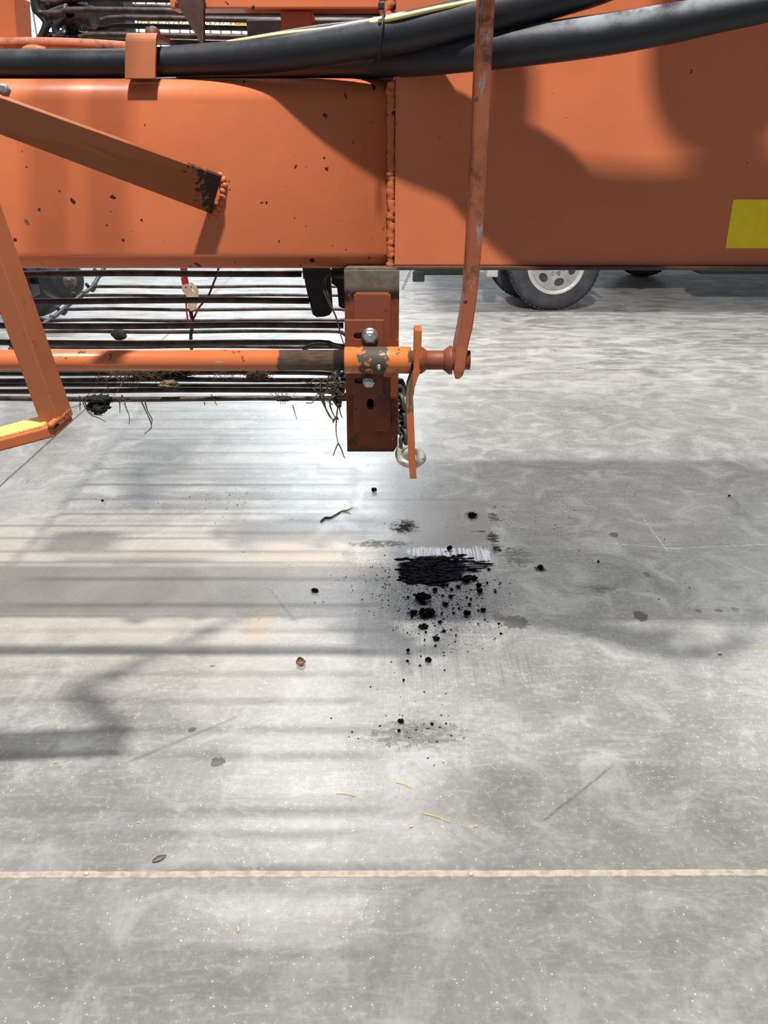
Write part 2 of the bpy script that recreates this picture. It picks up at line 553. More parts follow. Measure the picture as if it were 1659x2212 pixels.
    for i in range(14):
        px, py = 60 + random.random() * 250, 1190 + random.random() * 170
        c = scratch(px - 90, py + 60, px + 120, py - 110, .0022, (.40, .37, .33), .55)
    # saw-cut joints
    j = fl(0, 1050).x
    jm = t.ss(t.math('ABSOLUTE', t.add(t.sub(x, j), t.mul(nx, .01))), .008, .004)
    c = t.mix(t.mul(jm, t.ss(fine, .3, .5, .6, .95)), c, (0.075, 0.065, 0.055))
    rough = t.ss(mid, .3, .7, .27, .42)
    rough = t.lerp(k, rough, .85)
    rough = t.lerp(t.mul(h1, .6), rough, .7)
    hb = t.add(t.mul(fine, .6), t.mul(vf, .4))
    hb = t.add(hb, t.mul(w, .25))
    t.bump(hb, .30, .0028)
    return t.out(c, rough, 0, t.lerp(t.mx(k, t.mul(h1, .55)), .40, .0))


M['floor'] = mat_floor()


# ------------------------------------------------------------------ mesh helpers
def catmull(pts, n=8):
    pts = [Vector(p) for p in pts]
    P = [2 * pts[0] - pts[1]] + pts + [2 * pts[-1] - pts[-2]]
    out = []
    for i in range(1, len(P) - 2):
        a, b, c, d = P[i - 1:i + 3]
        for k in range(n):
            s = k / n
            out.append(.5 * ((2 * b) + (c - a) * s + (2 * a - 5 * b + 4 * c - d) * s * s + (3 * b - a - 3 * c + d) * s ** 3))
    out.append(pts[-1])
    return out


def tube(bm, pts, r, n=12, cap=True, smooth_n=0, jitter=0.0):
    pts = [Vector(p) for p in pts]
    m0 = len(pts)
    if smooth_n:
        rr = r if isinstance(r, (list, tuple)) else None
        pts = catmull(pts, smooth_n)
        if rr:
            r = []
            for i in range(len(pts)):
                f = i / (len(pts) - 1) * (m0 - 1)
                k = min(int(f), m0 - 2)
                r.append(rr[k] + (rr[k + 1] - rr[k]) * (f - k))
    m = len(pts)
    rs = r if isinstance(r, (list, tuple)) else [r] * m
    ref = None
    rings = []
    for i, p in enumerate(pts):
        d = (pts[min(i + 1, m - 1)] - pts[max(i - 1, 0)]).normalized()
        if ref is None:
            up = Vector((0, 0, 1)) if abs(d.z) < .9 else Vector((0, 1, 0))
            ref = d.cross(up).normalized()
        ref = (ref - d * ref.dot(d)).normalized()
        b = d.cross(ref)
        ring = []
        for k in range(n):
            a = 2 * math.pi * k / n
            q = rs[i] * (1 + (random.uniform(-jitter, jitter) if jitter else 0))
            ring.append(bm.verts.new(p + (ref * math.cos(a) + b * math.sin(a)) * q))
        rings.append(ring)
    for i in range(m - 1):
        for k in range(n):
            f = bm.faces.new((rings[i][k], rings[i][(k + 1) % n], rings[i + 1][(k + 1) % n], rings[i + 1][k]))
            f.smooth = True
    if cap:
        bm.faces.new(rings[0][::-1])
        bm.faces.new(rings[-1])


def hexa(bm, v8, bevel=0.0):
    vs = [bm.verts.new(Vector(v)) for v in v8]
    fs = [bm.faces.new([vs[i] for i in q]) for q in ((3, 2, 1, 0), (4, 5, 6, 7), (0, 1, 5, 4), (1, 2, 6, 5), (2, 3, 7, 6), (3, 0, 4, 7))]
    bmesh.ops.recalc_face_normals(bm, faces=fs)
    if bevel:
        es = set(e for f in fs for e in f.edges)
        bmesh.ops.bevel(bm, geom=list(es), offset=bevel, segments=2, affect='EDGES', profile=.6)


def box(bm, x0, x1, y0, y1, z0, z1, bevel=0.0):
    hexa(bm, ((x0, y0, z0), (x1, y0, z0), (x1, y1, z0), (x0, y1, z0), (x0, y0, z1), (x1, y0, z1), (x1, y1, z1), (x0, y1, z1)), bevel)


def bar(bm, p0, p1, side, a, b, bevel=0.002):
    """square bar from p0 to p1; a = size along 'side', b = size along the third axis"""
    p0, p1 = Vector(p0), Vector(p1)
    d = (p1 - p0).normalized()
    s = Vector(side)
    s = (s - d * s.dot(d)).normalized()
    q = d.cross(s)
    v = []
    for p in (p0, p1):
        for (i, j) in ((-1, -1), (1, -1), (1, 1), (-1, 1)):
            v.append(p + s * (i * a / 2) + q * (j * b / 2))
    hexa(bm, v, bevel)


def prism(bm, outer, y0, y1, holes=(), bevel=0.0):
    """polygon in x,z (list of (x,z)) extruded from y0 (front) to y1 (back), with holes"""
    loops = [list(outer)] + [list(h) for h in holes]
    front, back = [], []
    for y, store in ((y0, front), (y1, back)):
        edges = []
        for lp in loops:
            vs = [bm.verts.new((x, y, z)) for x, z in lp]
            store.append(vs)
            for i in range(len(vs)):
                edges.append(bm.edges.new((vs[i], vs[(i + 1) % len(vs)])))
        bmesh.ops.triangle_fill(bm, use_beauty=True, edges=edges)
    fs = []
    for a, b in zip(front, back):
        for i in range(len(a)):
            j = (i + 1) % len(a)
            bm.faces.new((a[i], a[j], b[j], b[i]))
    bmesh.ops.recalc_face_normals(bm, faces=bm.faces[:])
    if bevel:
        es = [e for e in bm.edges if len(e.link_faces) == 2 and e.calc_face_angle(0) > .6 and
              all(abs(v.co.y - y0) < 1e-6 for v in e.verts)]
        bmesh.ops.bevel(bm, geom=es, offset=bevel, segments=2, affect='EDGES', profile=.6)


def slot(cx, cz, w, h, n=8):
    """rounded slot outline"""
    out = []
    if w >= h:
        r, l = h / 2, (w - h) / 2
        for k in range(n + 1):
            a = -math.pi / 2 + math.pi * k / n
            out.append((cx + l + r * math.cos(a), cz + r * math.sin(a)))
        for k in range(n + 1):
            a = math.pi / 2 + math.pi * k / n
            out.append((cx - l + r * math.cos(a), cz + r * math.sin(a)))
    else:
        r, l = w / 2, (h - w) / 2
        for k in range(n + 1):
            a = math.pi * k / n
            out.append((cx + r * math.cos(a), cz + l + r * math.sin(a)))
        for k in range(n + 1):
            a = math.pi + math.pi * k / n
            out.append((cx + r * math.cos(a), cz - l + r * math.sin(a)))
    return out


def lathe(bm, prof, centre, axis, n=32):
    """profile of (distance along axis, radius)"""
    axis = Vector(axis).normalized()
    up = Vector((0, 0, 1)) if abs(axis.z) < .9 else Vector((1, 0, 0))
    a = axis.cross(up).normalized()
    b = axis.cross(a)
    c = Vector(centre)
    rings = []
    for (s, r) in prof:
        rings.append([bm.verts.new(c + axis * s + (a * math.cos(2 * math.pi * k / n) + b * math.sin(2 * math.pi * k / n)) * max(r, 1e-5)) for k in range(n)])
    for i in range(len(rings) - 1):
        for k in range(n):
            f = bm.faces.new((rings[i][k], rings[i][(k + 1) % n], rings[i + 1][(k + 1) % n], rings[i + 1][k]))
            f.smooth = True
    bm.faces.new(rings[0][::-1])
    bm.faces.new(rings[-1])
    bmesh.ops.recalc_face_normals(bm, faces=bm.faces[:])


def blob(bm, centre, rx, ry, rz, amp=.3, freq=3.0, sub=3, seed=0):
    r = bmesh.ops.create_icosphere(bm, subdivisions=sub, radius=1.0)
    for v in r['verts']:
        d = v.co.copy()
        k = 1 + amp * mnoise.noise(d * freq + Vector((seed * 3.1, seed * 1.7, 0))) + amp * .5 * mnoise.noise(d * freq * 2.7 + Vector((seed, 9, 1)))
        v.co = Vector((d.x * rx, d.y * ry, d.z * rz)) * k + Vector(centre)
    for f in bm.faces:
        f.smooth = True


def wpos(o):
    v = Vector((0, 0, 0))
    while o:
        v += Vector(o.location)
        o = o.parent
    return v


def mk(name, bm, mat, parent=None, smooth_angle=None, origin=None):
    """one mesh object; vertices are given in world space"""
    me = bpy.data.meshes.new(name)
    bmesh.ops.recalc_face_normals(bm, faces=bm.faces[:])
    if parent is None:
        if origin is None:
            n = max(1, len(bm.verts))
            lo = Vector((min(v.co.x for v in bm.verts), min(v.co.y for v in bm.verts), min(v.co.z for v in bm.verts)))
            hi = Vector((max(v.co.x for v in bm.verts), max(v.co.y for v in bm.verts), max(v.co.z for v in bm.verts)))
            origin = Vector(((lo.x + hi.x) / 2, (lo.y + hi.y) / 2, lo.z))
        for v in bm.verts:
            v.co -= origin
    bm.to_mesh(me)
    bm.free()
    if isinstance(mat, str):
        mat = M[mat]
    me.materials.append(mat)
    o = bpy.data.objects.new(name, me)
    COL.objects.link(o)
    if parent is not None:
        o.parent = parent
        o.location = -wpos(parent)
    else:
        o.location = origin
    return o


def thing(name, label, cat, loc, group=None):
    o = bpy.data.objects.new(name, None)
    o.empty_display_size = .1
    COL.objects.link(o)
    o.location = loc
    o['label'] = label
    o['category'] = cat
    if group:
        o['group'] = group
    return o


def tag(o, label, cat, group=None, kind=None):
    if label: o['label'] = label
    if cat: o['category'] = cat
    if group: o['group'] = group
    if kind: o['kind'] = kind
    return o


BM = bmesh.new

# ------------------------------------------------------------------ setting
bm = BM()
vs = [bm.verts.new(v) for v in ((-16, -5, 0), (16, -5, 0), (16, 24, 0), (-16, 24, 0))]
bm.faces.new(vs)
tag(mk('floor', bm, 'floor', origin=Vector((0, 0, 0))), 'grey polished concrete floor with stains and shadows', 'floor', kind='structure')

bm = BM()
n = 0
xs = -16.0
while xs < 16:                        # ribbed sheet wall
    box(bm, xs, xs + .30, 22.0, 22.10, 0, 9.8)
    box(bm, xs + .30, xs + .36, 21.95, 22.10, 0, 9.8)
    xs += .36
tag(mk('wall_back', bm, 'wall'), 'white ribbed sheet wall at the far end of the hall', 'wall', kind='structure')

t = NT('window_daylight')
t.b.inputs['Emission Color'].default_value = (0.72, 0.84, 1.0, 1)
t.b.inputs['Emission Strength'].default_value = 6.0
M['daylight'] = t.out((.8, .8, .8), .4)
for i, (xa, xb, za, zb) in enumerate(((-3.6, -1.7, 6.4, 8.6), (-1.5, 0.4, 6.4, 8.6), (-13.0, -3.0, 3.3, 5.3))):
    bm = BM()
    box(bm, xa, xb, 21.90, 21.94, za, zb)
    w = tag(mk('window_%d' % (i + 1), bm, 'daylight'), ('bright daylight window high on the far wall', 'bright daylight window high on the far wall', 'long strip of bright glazing on the far wall behind the upper rods')[i], 'window', kind='structure')
    bm = BM()
    for (a, b, c, d) in ((xa - .06, xa, za - .06, zb + .06), (xb, xb + .06, za - .06, zb + .06), (xa, xb, za - .06, za), (xa, xb, zb, zb + .06), ((xa + xb) / 2 - .03, (xa + xb) / 2 + .03, za, zb)):
        box(bm, a, b, 21.86, 21.945, c, d)
    if i == 2:
        for k in range(40):
            box(bm, xa + .25 * k, xa + .25 * k + .05, 21.86, 21.90, za, zb)
    mk('window_frame', bm, 'wall', w)

# cream filler in the joint across the floor
bm = BM()
yj = fl(829, 1888).y
prev = None
N = 620
for i in range(N + 1):
    x = -2.6 + 5.2 * i / N
    row = []
    wn = .0092 + .0022 * mnoise.noise(Vector((x * 30, 1, 0))) + .0018 * mnoise.noise(Vector((x * 90, 4, 0)))
    wf = .0092 + .0022 * mnoise.noise(Vector((x * 30, 11, 0))) + .0018 * mnoise.noise(Vector((x * 90, 14, 0)))
    yc = yj + x * .0035 + .0015 * mnoise.noise(Vector((x * 5, 3, 0)))
    for (yy, zz) in ((yc - wn, -.001), (yc - wn * .8, .0016), (yc - wn * .2, .0010), (yc, .0002), (yc + wf * .2, .0010), (yc + wf * .8, .0018), (yc + wf, -.001)):
        row.append(bm.verts.new((x, yy, zz)))
    if prev:
        for k in range(len(row) - 1):
            bm.faces.new((prev[k], row[k], row[k + 1], prev[k + 1]))
    prev = row
tag(mk('trim_1', bm, 'caulk'), 'cream filler strip in the straight joint across the near floor', 'floor joint', kind='structure')

# ------------------------------------------------------------------ the harvester
Y0 = 1.75
HV = thing('potato_harvester', 'orange potato harvester with steel beam, hanging post, ladder and dark rod web', 'harvester', (0, Y0 + .1, 0))

# main beam: hollow section with rounded edges
zt, zb = at(400, 166, Y0).z, at(400, 585, Y0).z
xr = at(846, 400, Y0).x


def round_profile(y0, y1, z0, z1, r, n=8):
    out = []
    for (cy, cz, a0) in ((y0 + r, z0 + r, 180), (y1 - r, z0 + r, 270), (y1 - r, z1 - r, 0), (y0 + r, z1 - r, 90)):
        for k in range(n + 1):
            a = R(a0 + 90 * k / n)
            out.append((cy + r * math.cos(a), cz + r * math.sin(a)))
    return out


bm = BM()
prof = round_profile(Y0, Y0 + .16, zb, zt, .042)
ra = [bm.verts.new((-1.7, y, z)) for y, z in prof]
rb = [bm.verts.new((xr, y, z)) for y, z in prof]
for i in range(len(prof)):
    f = bm.faces.new((ra[i], ra[(i + 1) % len(prof)], rb[(i + 1) % len(prof)], rb[i]))
    f.smooth = True
bm.faces.new(ra); bm.faces.new(rb)
me = mk('main_beam', bm, 'orange', HV)

# drawbar box (plate box with sharp edges, taller)
yd = Y0 - .008
xl = at(853, 400, yd).x
zdb, zdt = at(900, 574, yd).z, 2.05
bm = BM()
box(bm, xl, 2.3, yd, Y0 + .70, zdb, zdt, .003)
DB = mk('drawbar_box', bm, 'orange_clean', HV)
bm = BM()
box(bm, xl - .003, 2.3, yd - .012, Y0 + .71, at(900, 584, yd - .012).z, zdb, .002)
mk('bottom_flange', bm, 'brown_plate', DB)
bm = BM()
pz0, pz1 = at(1600, 536, yd).z, at(1600, 431, yd).z
prism(bm, [(at(1567, 536, yd).x, pz0), (at(1760, 536, yd).x, pz0), (at(1760, 431, yd).x, pz1), (at(1584, 431, yd).x, pz1)], yd - .0012, yd + .001)
tag(mk('warning_sticker', bm, 'yellow', DB), 'plain yellow sticker', None)

# weld seam between the two
bm = BM()
pts, rs = [], []
for i in range(90):
    py = 176 + (578 - 176) * i / 89
    q = at(844 + 3.0 * mnoise.noise(Vector((i * .35, 0, 0))), py, Y0 - .001)
    pts.append(q)
    rs.append(.0085 + .003 * mnoise.noise(Vector((i * .9, 5, 0))))
tube(bm, pts, rs, 10, True, 0, .12)
mk('weld_seam', bm, 'orange_worn', HV)
bm = BM()
pts = [at(838 + 4 * mnoise.noise(Vector((i * .5, 3, 0))), -40 + i * 6, Y0 + .02) for i in range(14)]
tube(bm, pts, [.014 + .004 * mnoise.noise(Vector((i * .8, 2, 0))) for i in range(14)], 10, True, 0, .15)
mk('weld_seam', bm, 'orange_worn', HV)

# upper frame behind the hoses
ZA = at(500, 19, 1.98).z
bm = BM()
box(bm, at(366, 0, 1.98).x, at(820, 0, 1.98).x, 1.98, 2.05, ZA, ZA + .16, .004)
mk('upper_frame', bm, 'orange', HV)
bm = BM()
box(bm, at(607, 60, 2.0).x, at(674, 60, 2.0).x, 2.0, 2.1, zt - .02, ZA - .0005, .003)
mk('frame_upright', bm, 'orange', HV)
bm = BM()
box(bm, at(530, 60, 2.12).x, at(850, 60, 2.12).x, 2.14, 2.17, zt - .01, ZA - .001, .002)
mk('dark_gap_sheet', bm, 'black_steel', HV)  # black sheet standing in for the shaded gap behind the upper frame
bm = BM()
g = [at(372, -20, 1.96), at(441, -20, 1.96), at(441, 95, 1.96), at(434, 92, 1.96), at(392, 22, 1.96)]
prism(bm, [(p.x, p.z) for p in g], 1.952, 1.972)
mk('gusset_plate', bm, 'brown_plate', HV)
bm = BM()
for (xa0, xa1, xb0, xb1, ya, dp) in ((-190, 30, -190, 38, 1.95, .085),):
    b0, b1, t0, t1 = at(xb0, 112, ya), at(xb1, 112, ya), at(xa0, -12, ya), at(xa1, -12, ya)
    dv = Vector((0, dp, 0))
    hexa(bm, (b0, b1, b1 + dv, b0 + dv, t0, t1, t1 + dv, t0 + dv), .003)
mk('corner_upright', bm, 'orange_worn', HV)
# thin pipe lying behind the hose
bm = BM()
tube(bm, [at(-120, 93, 1.90), at(0, 94, 1.90), at(100, 94, 1.90), at(180, 97, 1.90), at(270, 103, 1.90), at(330, 112, 1.9)], .0115, 12, True, 6)
mk('steel_pipe', bm, 'orange_scratched', HV)
bm = BM()
blob(bm, at(74, 106, 1.885), .026, .012, .008, .2, 3, 3, 2)
mk('weld_lump', bm, 'orange_worn', HV)

# hose clip: folded plate over the hose
bm = BM()
cl, cr = at(266, 100, 1.74).x, at(332, 100, 1.74).x
zhose = at(290, 134, 1.78).z
prf = [(1.86, zhose + .047), (1.79, zhose + .048)]
for k in range(7):
    a = R(90 + 80 * k / 6)
    prf.append((1.764 + .018 * math.cos(a), zhose + .030 + .018 * math.sin(a)))
prf.append((1.736, zhose - .031))
th = .009
inner = []
for i, (y, z) in enumerate(prf):
    a = Vector(prf[max(i - 1, 0)]); b = Vector(prf[min(i + 1, len(prf) - 1)])
    d = (b - a).normalized()
    inner.append((y - d[1] * th, z + d[0] * th))
A = []
for (x, off) in ((cl, 0), (cr, 0)):
    ro = [bm.verts.new((x + (z - zhose) * .12, y, z)) for y, z in prf]
    ri = [bm.verts.new((x + (z - zhose) * .12, y, z)) for y, z in inner]
    A.append((ro, ri))
for i in range(len(prf) - 1):
    bm.faces.new((A[0][0][i], A[0][0][i + 1], A[1][0][i + 1], A[1][0][i]))
    bm.faces.new((A[0][1][i], A[1][1][i], A[1][1][i + 1], A[0][1][i + 1]))
    for s in (0, 1):
        bm.faces.new((A[s][0][i], A[s][1][i], A[s][1][i + 1], A[s][0][i + 1]))
for i in (0, len(prf) - 1):
    bm.faces.new((A[0][0][i], A[1][0][i], A[1][1][i], A[0][1][i]))
mk('hose_clip', bm, 'orange_dark', HV)
bm = BM()
tube(bm, [at(329, 92, 1.85), at(329, 60, 1.85)], .013, 8)
blob(bm, at(329, 70, 1.85), .016, .012, .012, .2, 3, 2, 4)
mk('clip_lug', bm, 'brown_plate', HV)

# brace bar running from the beam towards the ladder
bm = BM()
a0, a1 = at(478, 382, Y0 - .034), at(456, 462, Y0 - .002)
b0, b1 = at(-60, 190, 1.35), at(-60, 268, 1.395)
tk = Vector((.0, .010, .004))
hexa(bm, (a0, a1, a1 + tk, a0 + tk, b0, b1, b1 + tk, b0 + tk), .0012)
BR = mk('brace_bar', bm, 'brace', HV)
bm = BM()
for i, (px, py) in enumerate(((476, 380), (482, 388), (484, 400), (482, 412), (481, 424), (478, 436), (472, 448), (466, 458), (461, 466))):
    blob(bm, at(px, py, Y0 - .002), .0075, .008, .008, .25, 2.5, 2, i)
mk('weld_bead', bm, 'orange_worn', BR)
bm = BM()
lathe(bm, [(0, .010), (.008, .010), (.008, .006), (.016, .006)], at(10, 196, 1.42), (.3, -1, .1), 6)
tag(mk('bolt', bm, 'dull_zinc', BR), 'dirty zinc bolt', None)

# ladder
sd = Vector((math.cos(R(15)), 0, math.sin(R(15))))        # along the step, left end lower
fr0, fr1 = at(132, 923, 1.295), at(18, 603, 1.295)        # front right edge of the stile
up = (fr1 - fr0).normalized()
off = Vector((-.0175, .032, 0))
bm = BM()
p0 = fr0 + off
bar(bm, p0, p0 + up * .62, (1, 0, 0), .034, .064, .0025)
q0 = p0 - sd * .42
bar(bm, q0, q0 + up * .62, (1, 0, 0), .034, .064, .0025)
LD = mk('ladder', bm, 'orange_dark', HV)
bm = BM()
sa = at(118, 905, 1.31) + Vector((-.002, 0, -.013))
sb = q0 + Vector((.014, 0, sa.z - p0.z))
sb.z = sa.z - (sa.x - sb.x) * math.tan(R(15))
sb.y = sa.y = 1.315
stp = sa + sd * .012
bar(bm, stp, sb, (0, 1, 0), .092, .020, .003)
ST_ = mk('step', bm, 'orange_worn', LD)
bm = BM()
nz = Vector((-sd.z, 0, sd.x))
bar(bm, sa - sd * .004 + nz * .0125, sb + nz * .0125, (0, 1, 0), .076, .006, .002)
tag(mk('grip_strip', bm, 'grip', LD), 'yellow gritty anti-slip strip', None)
bm = BM()
for i in range(9):
    blob(bm, stp + nz * .011 + Vector((.002, -.044 + .0095 * i, .002)), .006, .0065, .006, .25, 2.5, 2, i)
mk('weld_bead', bm, 'orange_worn', LD)
LAMP = Vector((0.05, -0.25, 7.0))


def toward_lamp(px, py, Yt, Yo):
    """point at distance Yo on the line from a spot on the beam face to the near hall lamp"""
    P = at(px, py, Yt)
    return P + (LAMP - P) * ((Yt - Yo) / (Yt - LAMP.y))


# unseen bars added above the picture to cast soft shadows on the beam
for (xa, xb) in ((104, 108), (232, 228)):
    bm = BM()
    a, b = toward_lamp(xa, 150, Y0, 1.30), toward_lamp(xb, 560, Y0, 1.30)
    tube(bm, [a + (a - b) * .5, a, b], .017, 12)
    mk('shadow_bar', bm, 'orange_dark', LD)
# unseen plate and hose coil, added above the picture to shadow the drawbar
bm = BM()
shadow_outline = [toward_lamp(x, y, yd, 1.5) for x, y in ((1048, 100), (1142, 100), (1156, 200), (1153, 250), (1138, 300), (1150, 335), (1250, 362), (1340, 373), (1420, 376), (1540, 360), (1659, 332), (1950, 290), (1950, 660), (1345, 575), (1200, 500), (1100, 448), (1030, 396))]
prism(bm, [(p.x, p.z) for p in shadow_outline], 1.497, 1.503)
mk('shadow_plate', bm, 'orange_dark', HV)
bm = BM()
for (R_, r_, ph) in ((126, 42, 0), (34, 30, 1)):
    tube(bm, [toward_lamp(1562 + R_ * math.cos(2 * math.pi * k / 36), 112 + R_ * math.sin(2 * math.pi * k / 36), yd, 1.5 - .03 * ph) for k in range(37)], r_ * mpp(112, 1.5) * .93, 12, True)
tube(bm, [toward_lamp(1562 + 34, 112, yd, 1.48), toward_lamp(1562 + 126, 112, yd, 1.5)], .012, 8)
mk('unseen_hose_coil', bm, 'rubber', HV)

# hanging post with its plates
YP = 1.72
bm = BM()


def pq(pts, Y):
    return [(at(x, y, Y).x, at(x, y, Y).z) for x, y in pts]


hole_c = at(800, 873, YP)
ho = slot(at(800, 873, YP).x, at(800, 873, YP).z, .0165, .026)
prism(bm, pq([(743, 584), (863, 584), (859, 964), (850, 976), (750, 976)], YP), YP, YP + .008, [ho], .0015)
q = pq([(743, 584), (863, 584), (859, 964), (850, 976), (750, 976)], YP)
for (i, j) in ((1, 2), (2, 3), (3, 4), (4, 0), (0, 1)):
    (x0, z0), (x1, z1) = q[i], q[j]
    hexa(bm, ((x0, YP + .004, z0), (x1, YP + .004, z1), (x1, YP + .13, z1), (x0, YP + .13, z0),
              (x0 * .94 + .0 * x0 - (.003 if x0 > 0 else -.003), YP + .004, z0 + .004), (x1 * .94, YP + .004, z1 + .004), (x1 * .94, YP + .13, z1 + .004), (x0 * .94, YP + .13, z0 + .004)))
hexa(bm, ((q[0][0], YP + .122, q[0][1]), (q[1][0], YP + .122, q[1][1]), (q[2][0], YP + .122, q[3][1]), (q[4][0], YP + .122, q[4][1]),
          (q[0][0], YP + .13, q[0][1]), (q[1][0], YP + .13, q[1][1]), (q[2][0], YP + .13, q[3][1]), (q[4][0], YP + .13, q[4][1])))
PO = mk('support_post', bm, 'post', HV)
bm = BM()
Yp2 = 1.702
ho2 = slot(at(800, 873, Yp2).x, at(800, 873, Yp2).z, .0150, .0245)
prism(bm, pq([(764, 640), (770, 634), (838, 634), (844, 640), (844, 925), (838, 932), (770, 932), (763, 925)], Yp2), Yp2, YP, [ho2], .003)
mk('mounting_pad', bm, 'rust_orange', PO)
bm = BM()
Yp3 = 1.690
s1 = at(779, 726, Yp3); s2 = at(780, 822, Yp3)
prism(bm, pq([(744, 692), (828, 692), (828, 853), (747, 853)], Yp3), Yp3, Yp2, [slot(s1.x, s1.z, .032, .0135), slot(s2.x, s2.z, .030, .0135)], .0012)
mk('slotted_plate', bm, 'rust_orange', PO)
# nuts and bolts
for (px, py, wr, nr, big) in ((799, 726, .0185, .0142, True), (797, 823, .0150, .0130, False)):
    c = at(px, py, Yp3)
    bm = BM()
    lathe(bm, [(0, wr), (.0035, wr), (.0035, wr * .5)], (c.x, Yp3, c.z), (0, -1, 0), 28)
    wa = mk('washer', bm, 'dull_zinc', PO)
    bm = BM()
    lathe(bm, [(.0035, nr * .97), (.005, nr), (.014, nr), (.016, nr * .86), (.016, .0075)], (c.x, Yp3, c.z), (0, -1, 0), 6)
    for f in bm.faces: f.smooth = False
    mk('nut', bm, 'zinc', PO)
    bm = BM()
    lathe(bm, [(.010, .0075), (.0215, .0075), (.0225, .0065)], (c.x, Yp3, c.z), (0, -1, 0), 20)
    mk('bolt', bm, 'zinc', PO)

# pivot tube in front of the post
YT = 1.655
ax = at(800, 778, YT)
rt = .0225
bm = BM()
lathe(bm, [(-1.75, rt), (at(760, 778, YT).x - ax.x, rt)], ax, (1, 0, 0), 40)
CTB = mk('cross_tube', bm, 'tube', HV)
bm = BM()
xa, xb = at(743, 778, YT - .03).x - ax.x, at(888, 778, YT - .03).x - ax.x
rsl = .0292
lathe(bm, [(xa, rt * .9), (xa, rsl - .001), (xa + .001, rsl), (xb - .001, rsl), (xb, rsl - .001), (xb, rt * .8)], ax, (1, 0, 0), 48)
SL = mk('pivot_sleeve', bm, 'sleeve', HV)
bm = BM()
gd = Vector((.05, -.97, -.22)).normalized()
gp = Vector((at(817, 788, YT - .03).x, YT, ax.z)) + gd * rsl
lathe(bm, [(-.002, .0055), (.003, .0055), (.004, .0035), (.009, .0035), (.010, .0045), (.013, .003)], gp, gd, 12)
mk('grease_nipple', bm, 'dull_zinc', SL)
# shaft to the right with welded collars
bm = BM()
X = lambda px: at(px, 778, YT - .02).x - ax.x
rsf = .0208
lathe(bm, [(X(885), rsf), (X(1017), rsf), (X(1017), rsf * .9)], ax, (1, 0, 0), 36)
SH = mk('pivot_shaft', bm, 'rust_orange', HV)
bm = BM()
lathe(bm, [(X(906), .030), (X(911), .0295), (X(916), .026), (X(922), .0215), (X(924), .020)], ax, (1, 0, 0), 30)
for v in bm.verts: v.co += Vector((0, .0008 * mnoise.noise(v.co * 120), .0012 * mnoise.noise(v.co * 100)))
mk('weld_bead', bm, 'rust_orange', SH)
bm = BM()
lathe(bm, [(X(957), .020), (X(962), .0235), (X(972), .031), (X(978), .031)], ax, (1, 0, 0), 30)
for v in bm.verts: v.co += Vector((0, .0008 * mnoise.noise(v.co * 120), .0012 * mnoise.noise(v.co * 100)))
mk('weld_bead', bm, 'rust_orange', SH)

# short bent lever
bm = BM()
YL = 1.628
LV = [(895.7, 714), (894.5, 760), (893, 801), (886, 818), (879.5, 838), (876.7, 861), (877.5, 886), (883, 1000), (885.6, 1034.6),
      (900, 1034.6), (898, 1000), (893.5, 886), (892.7, 860), (896, 838), (901.5, 820), (908, 804), (910, 772), (911.4, 714)]
prism(bm, pq(LV, YL), YL, YL + .05, (), .0012)
mk('short_lever', bm, 'lever', HV)

# long lever up past the hoses
bm = BM()
LL = [(1036, -60, 1068, 1.50), (1036, 0, 1070, 1.515), (1026, 200, 1059, 1.545), (1017, 400, 1050, 1.575), (1008, 560, 1039, 1.60), (1003, 640, 1031, 1.612),
      (993, 710, 1021, 1.622), (985, 750, 1011, 1.627), (981, 800, 1004, 1.63), (982, 812, 1000, 1.632), (984, 819, 992, 1.633)]
rings = []
for (xa, py, xb, Yf) in LL:
    dp = .052 if py < 600 else .052 + (min(py, 760) - 600) / 160 * .018
    a, b = at(xa, py, Yf), at(xb, py, Yf)
    rings.append([bm.verts.new(a), bm.verts.new(b), bm.verts.new(b + Vector((0, dp, 0))), bm.verts.new(a + Vector((0, dp, 0)))])
for i in range(len(rings) - 1):
    for k in range(4):
        bm.faces.new((rings[i][k], rings[i][(k + 1) % 4], rings[i + 1][(k + 1) % 4], rings[i + 1][k]))
bm.faces.new(rings[0]); bm.faces.new(rings[-1])
bmesh.ops.recalc_face_normals(bm, faces=bm.faces[:])
es = [e for e in bm.edges if abs((e.verts[0].co - e.verts[1].co).normalized().z) > .5]
bmesh.ops.bevel(bm, geom=es, offset=.0025, segments=2, affect='EDGES')
mk('long_lever', bm, 'orange_scratched', HV)

# rubber flap and small fittings left of the post, under the beam
bm = BM()
prism(bm, pq([(652, 575), (712, 575), (718, 672), (712, 681), (700, 685), (684, 686), (675, 680), (660, 620)], 1.90), 1.90, 1.925, (), .004)
mk('rubber_flap', bm, 'rubber', HV)
bm = BM()
prism(bm, pq([(716, 575), (746, 575), (746, 668), (732, 662), (728, 620), (716, 612)], 1.98), 1.98, 2.0)
tube(bm, [at(655, 592, 1.97), at(745, 592, 1.97)], .012, 10)
mk('black_bracket', bm, 'black_steel', HV)
bm = BM()
blob(bm, at(862, 842, 1.88), .018, .02, .032, .12, 2, 3, 3)
mk('rubber_buffer', bm, 'rubber', HV)

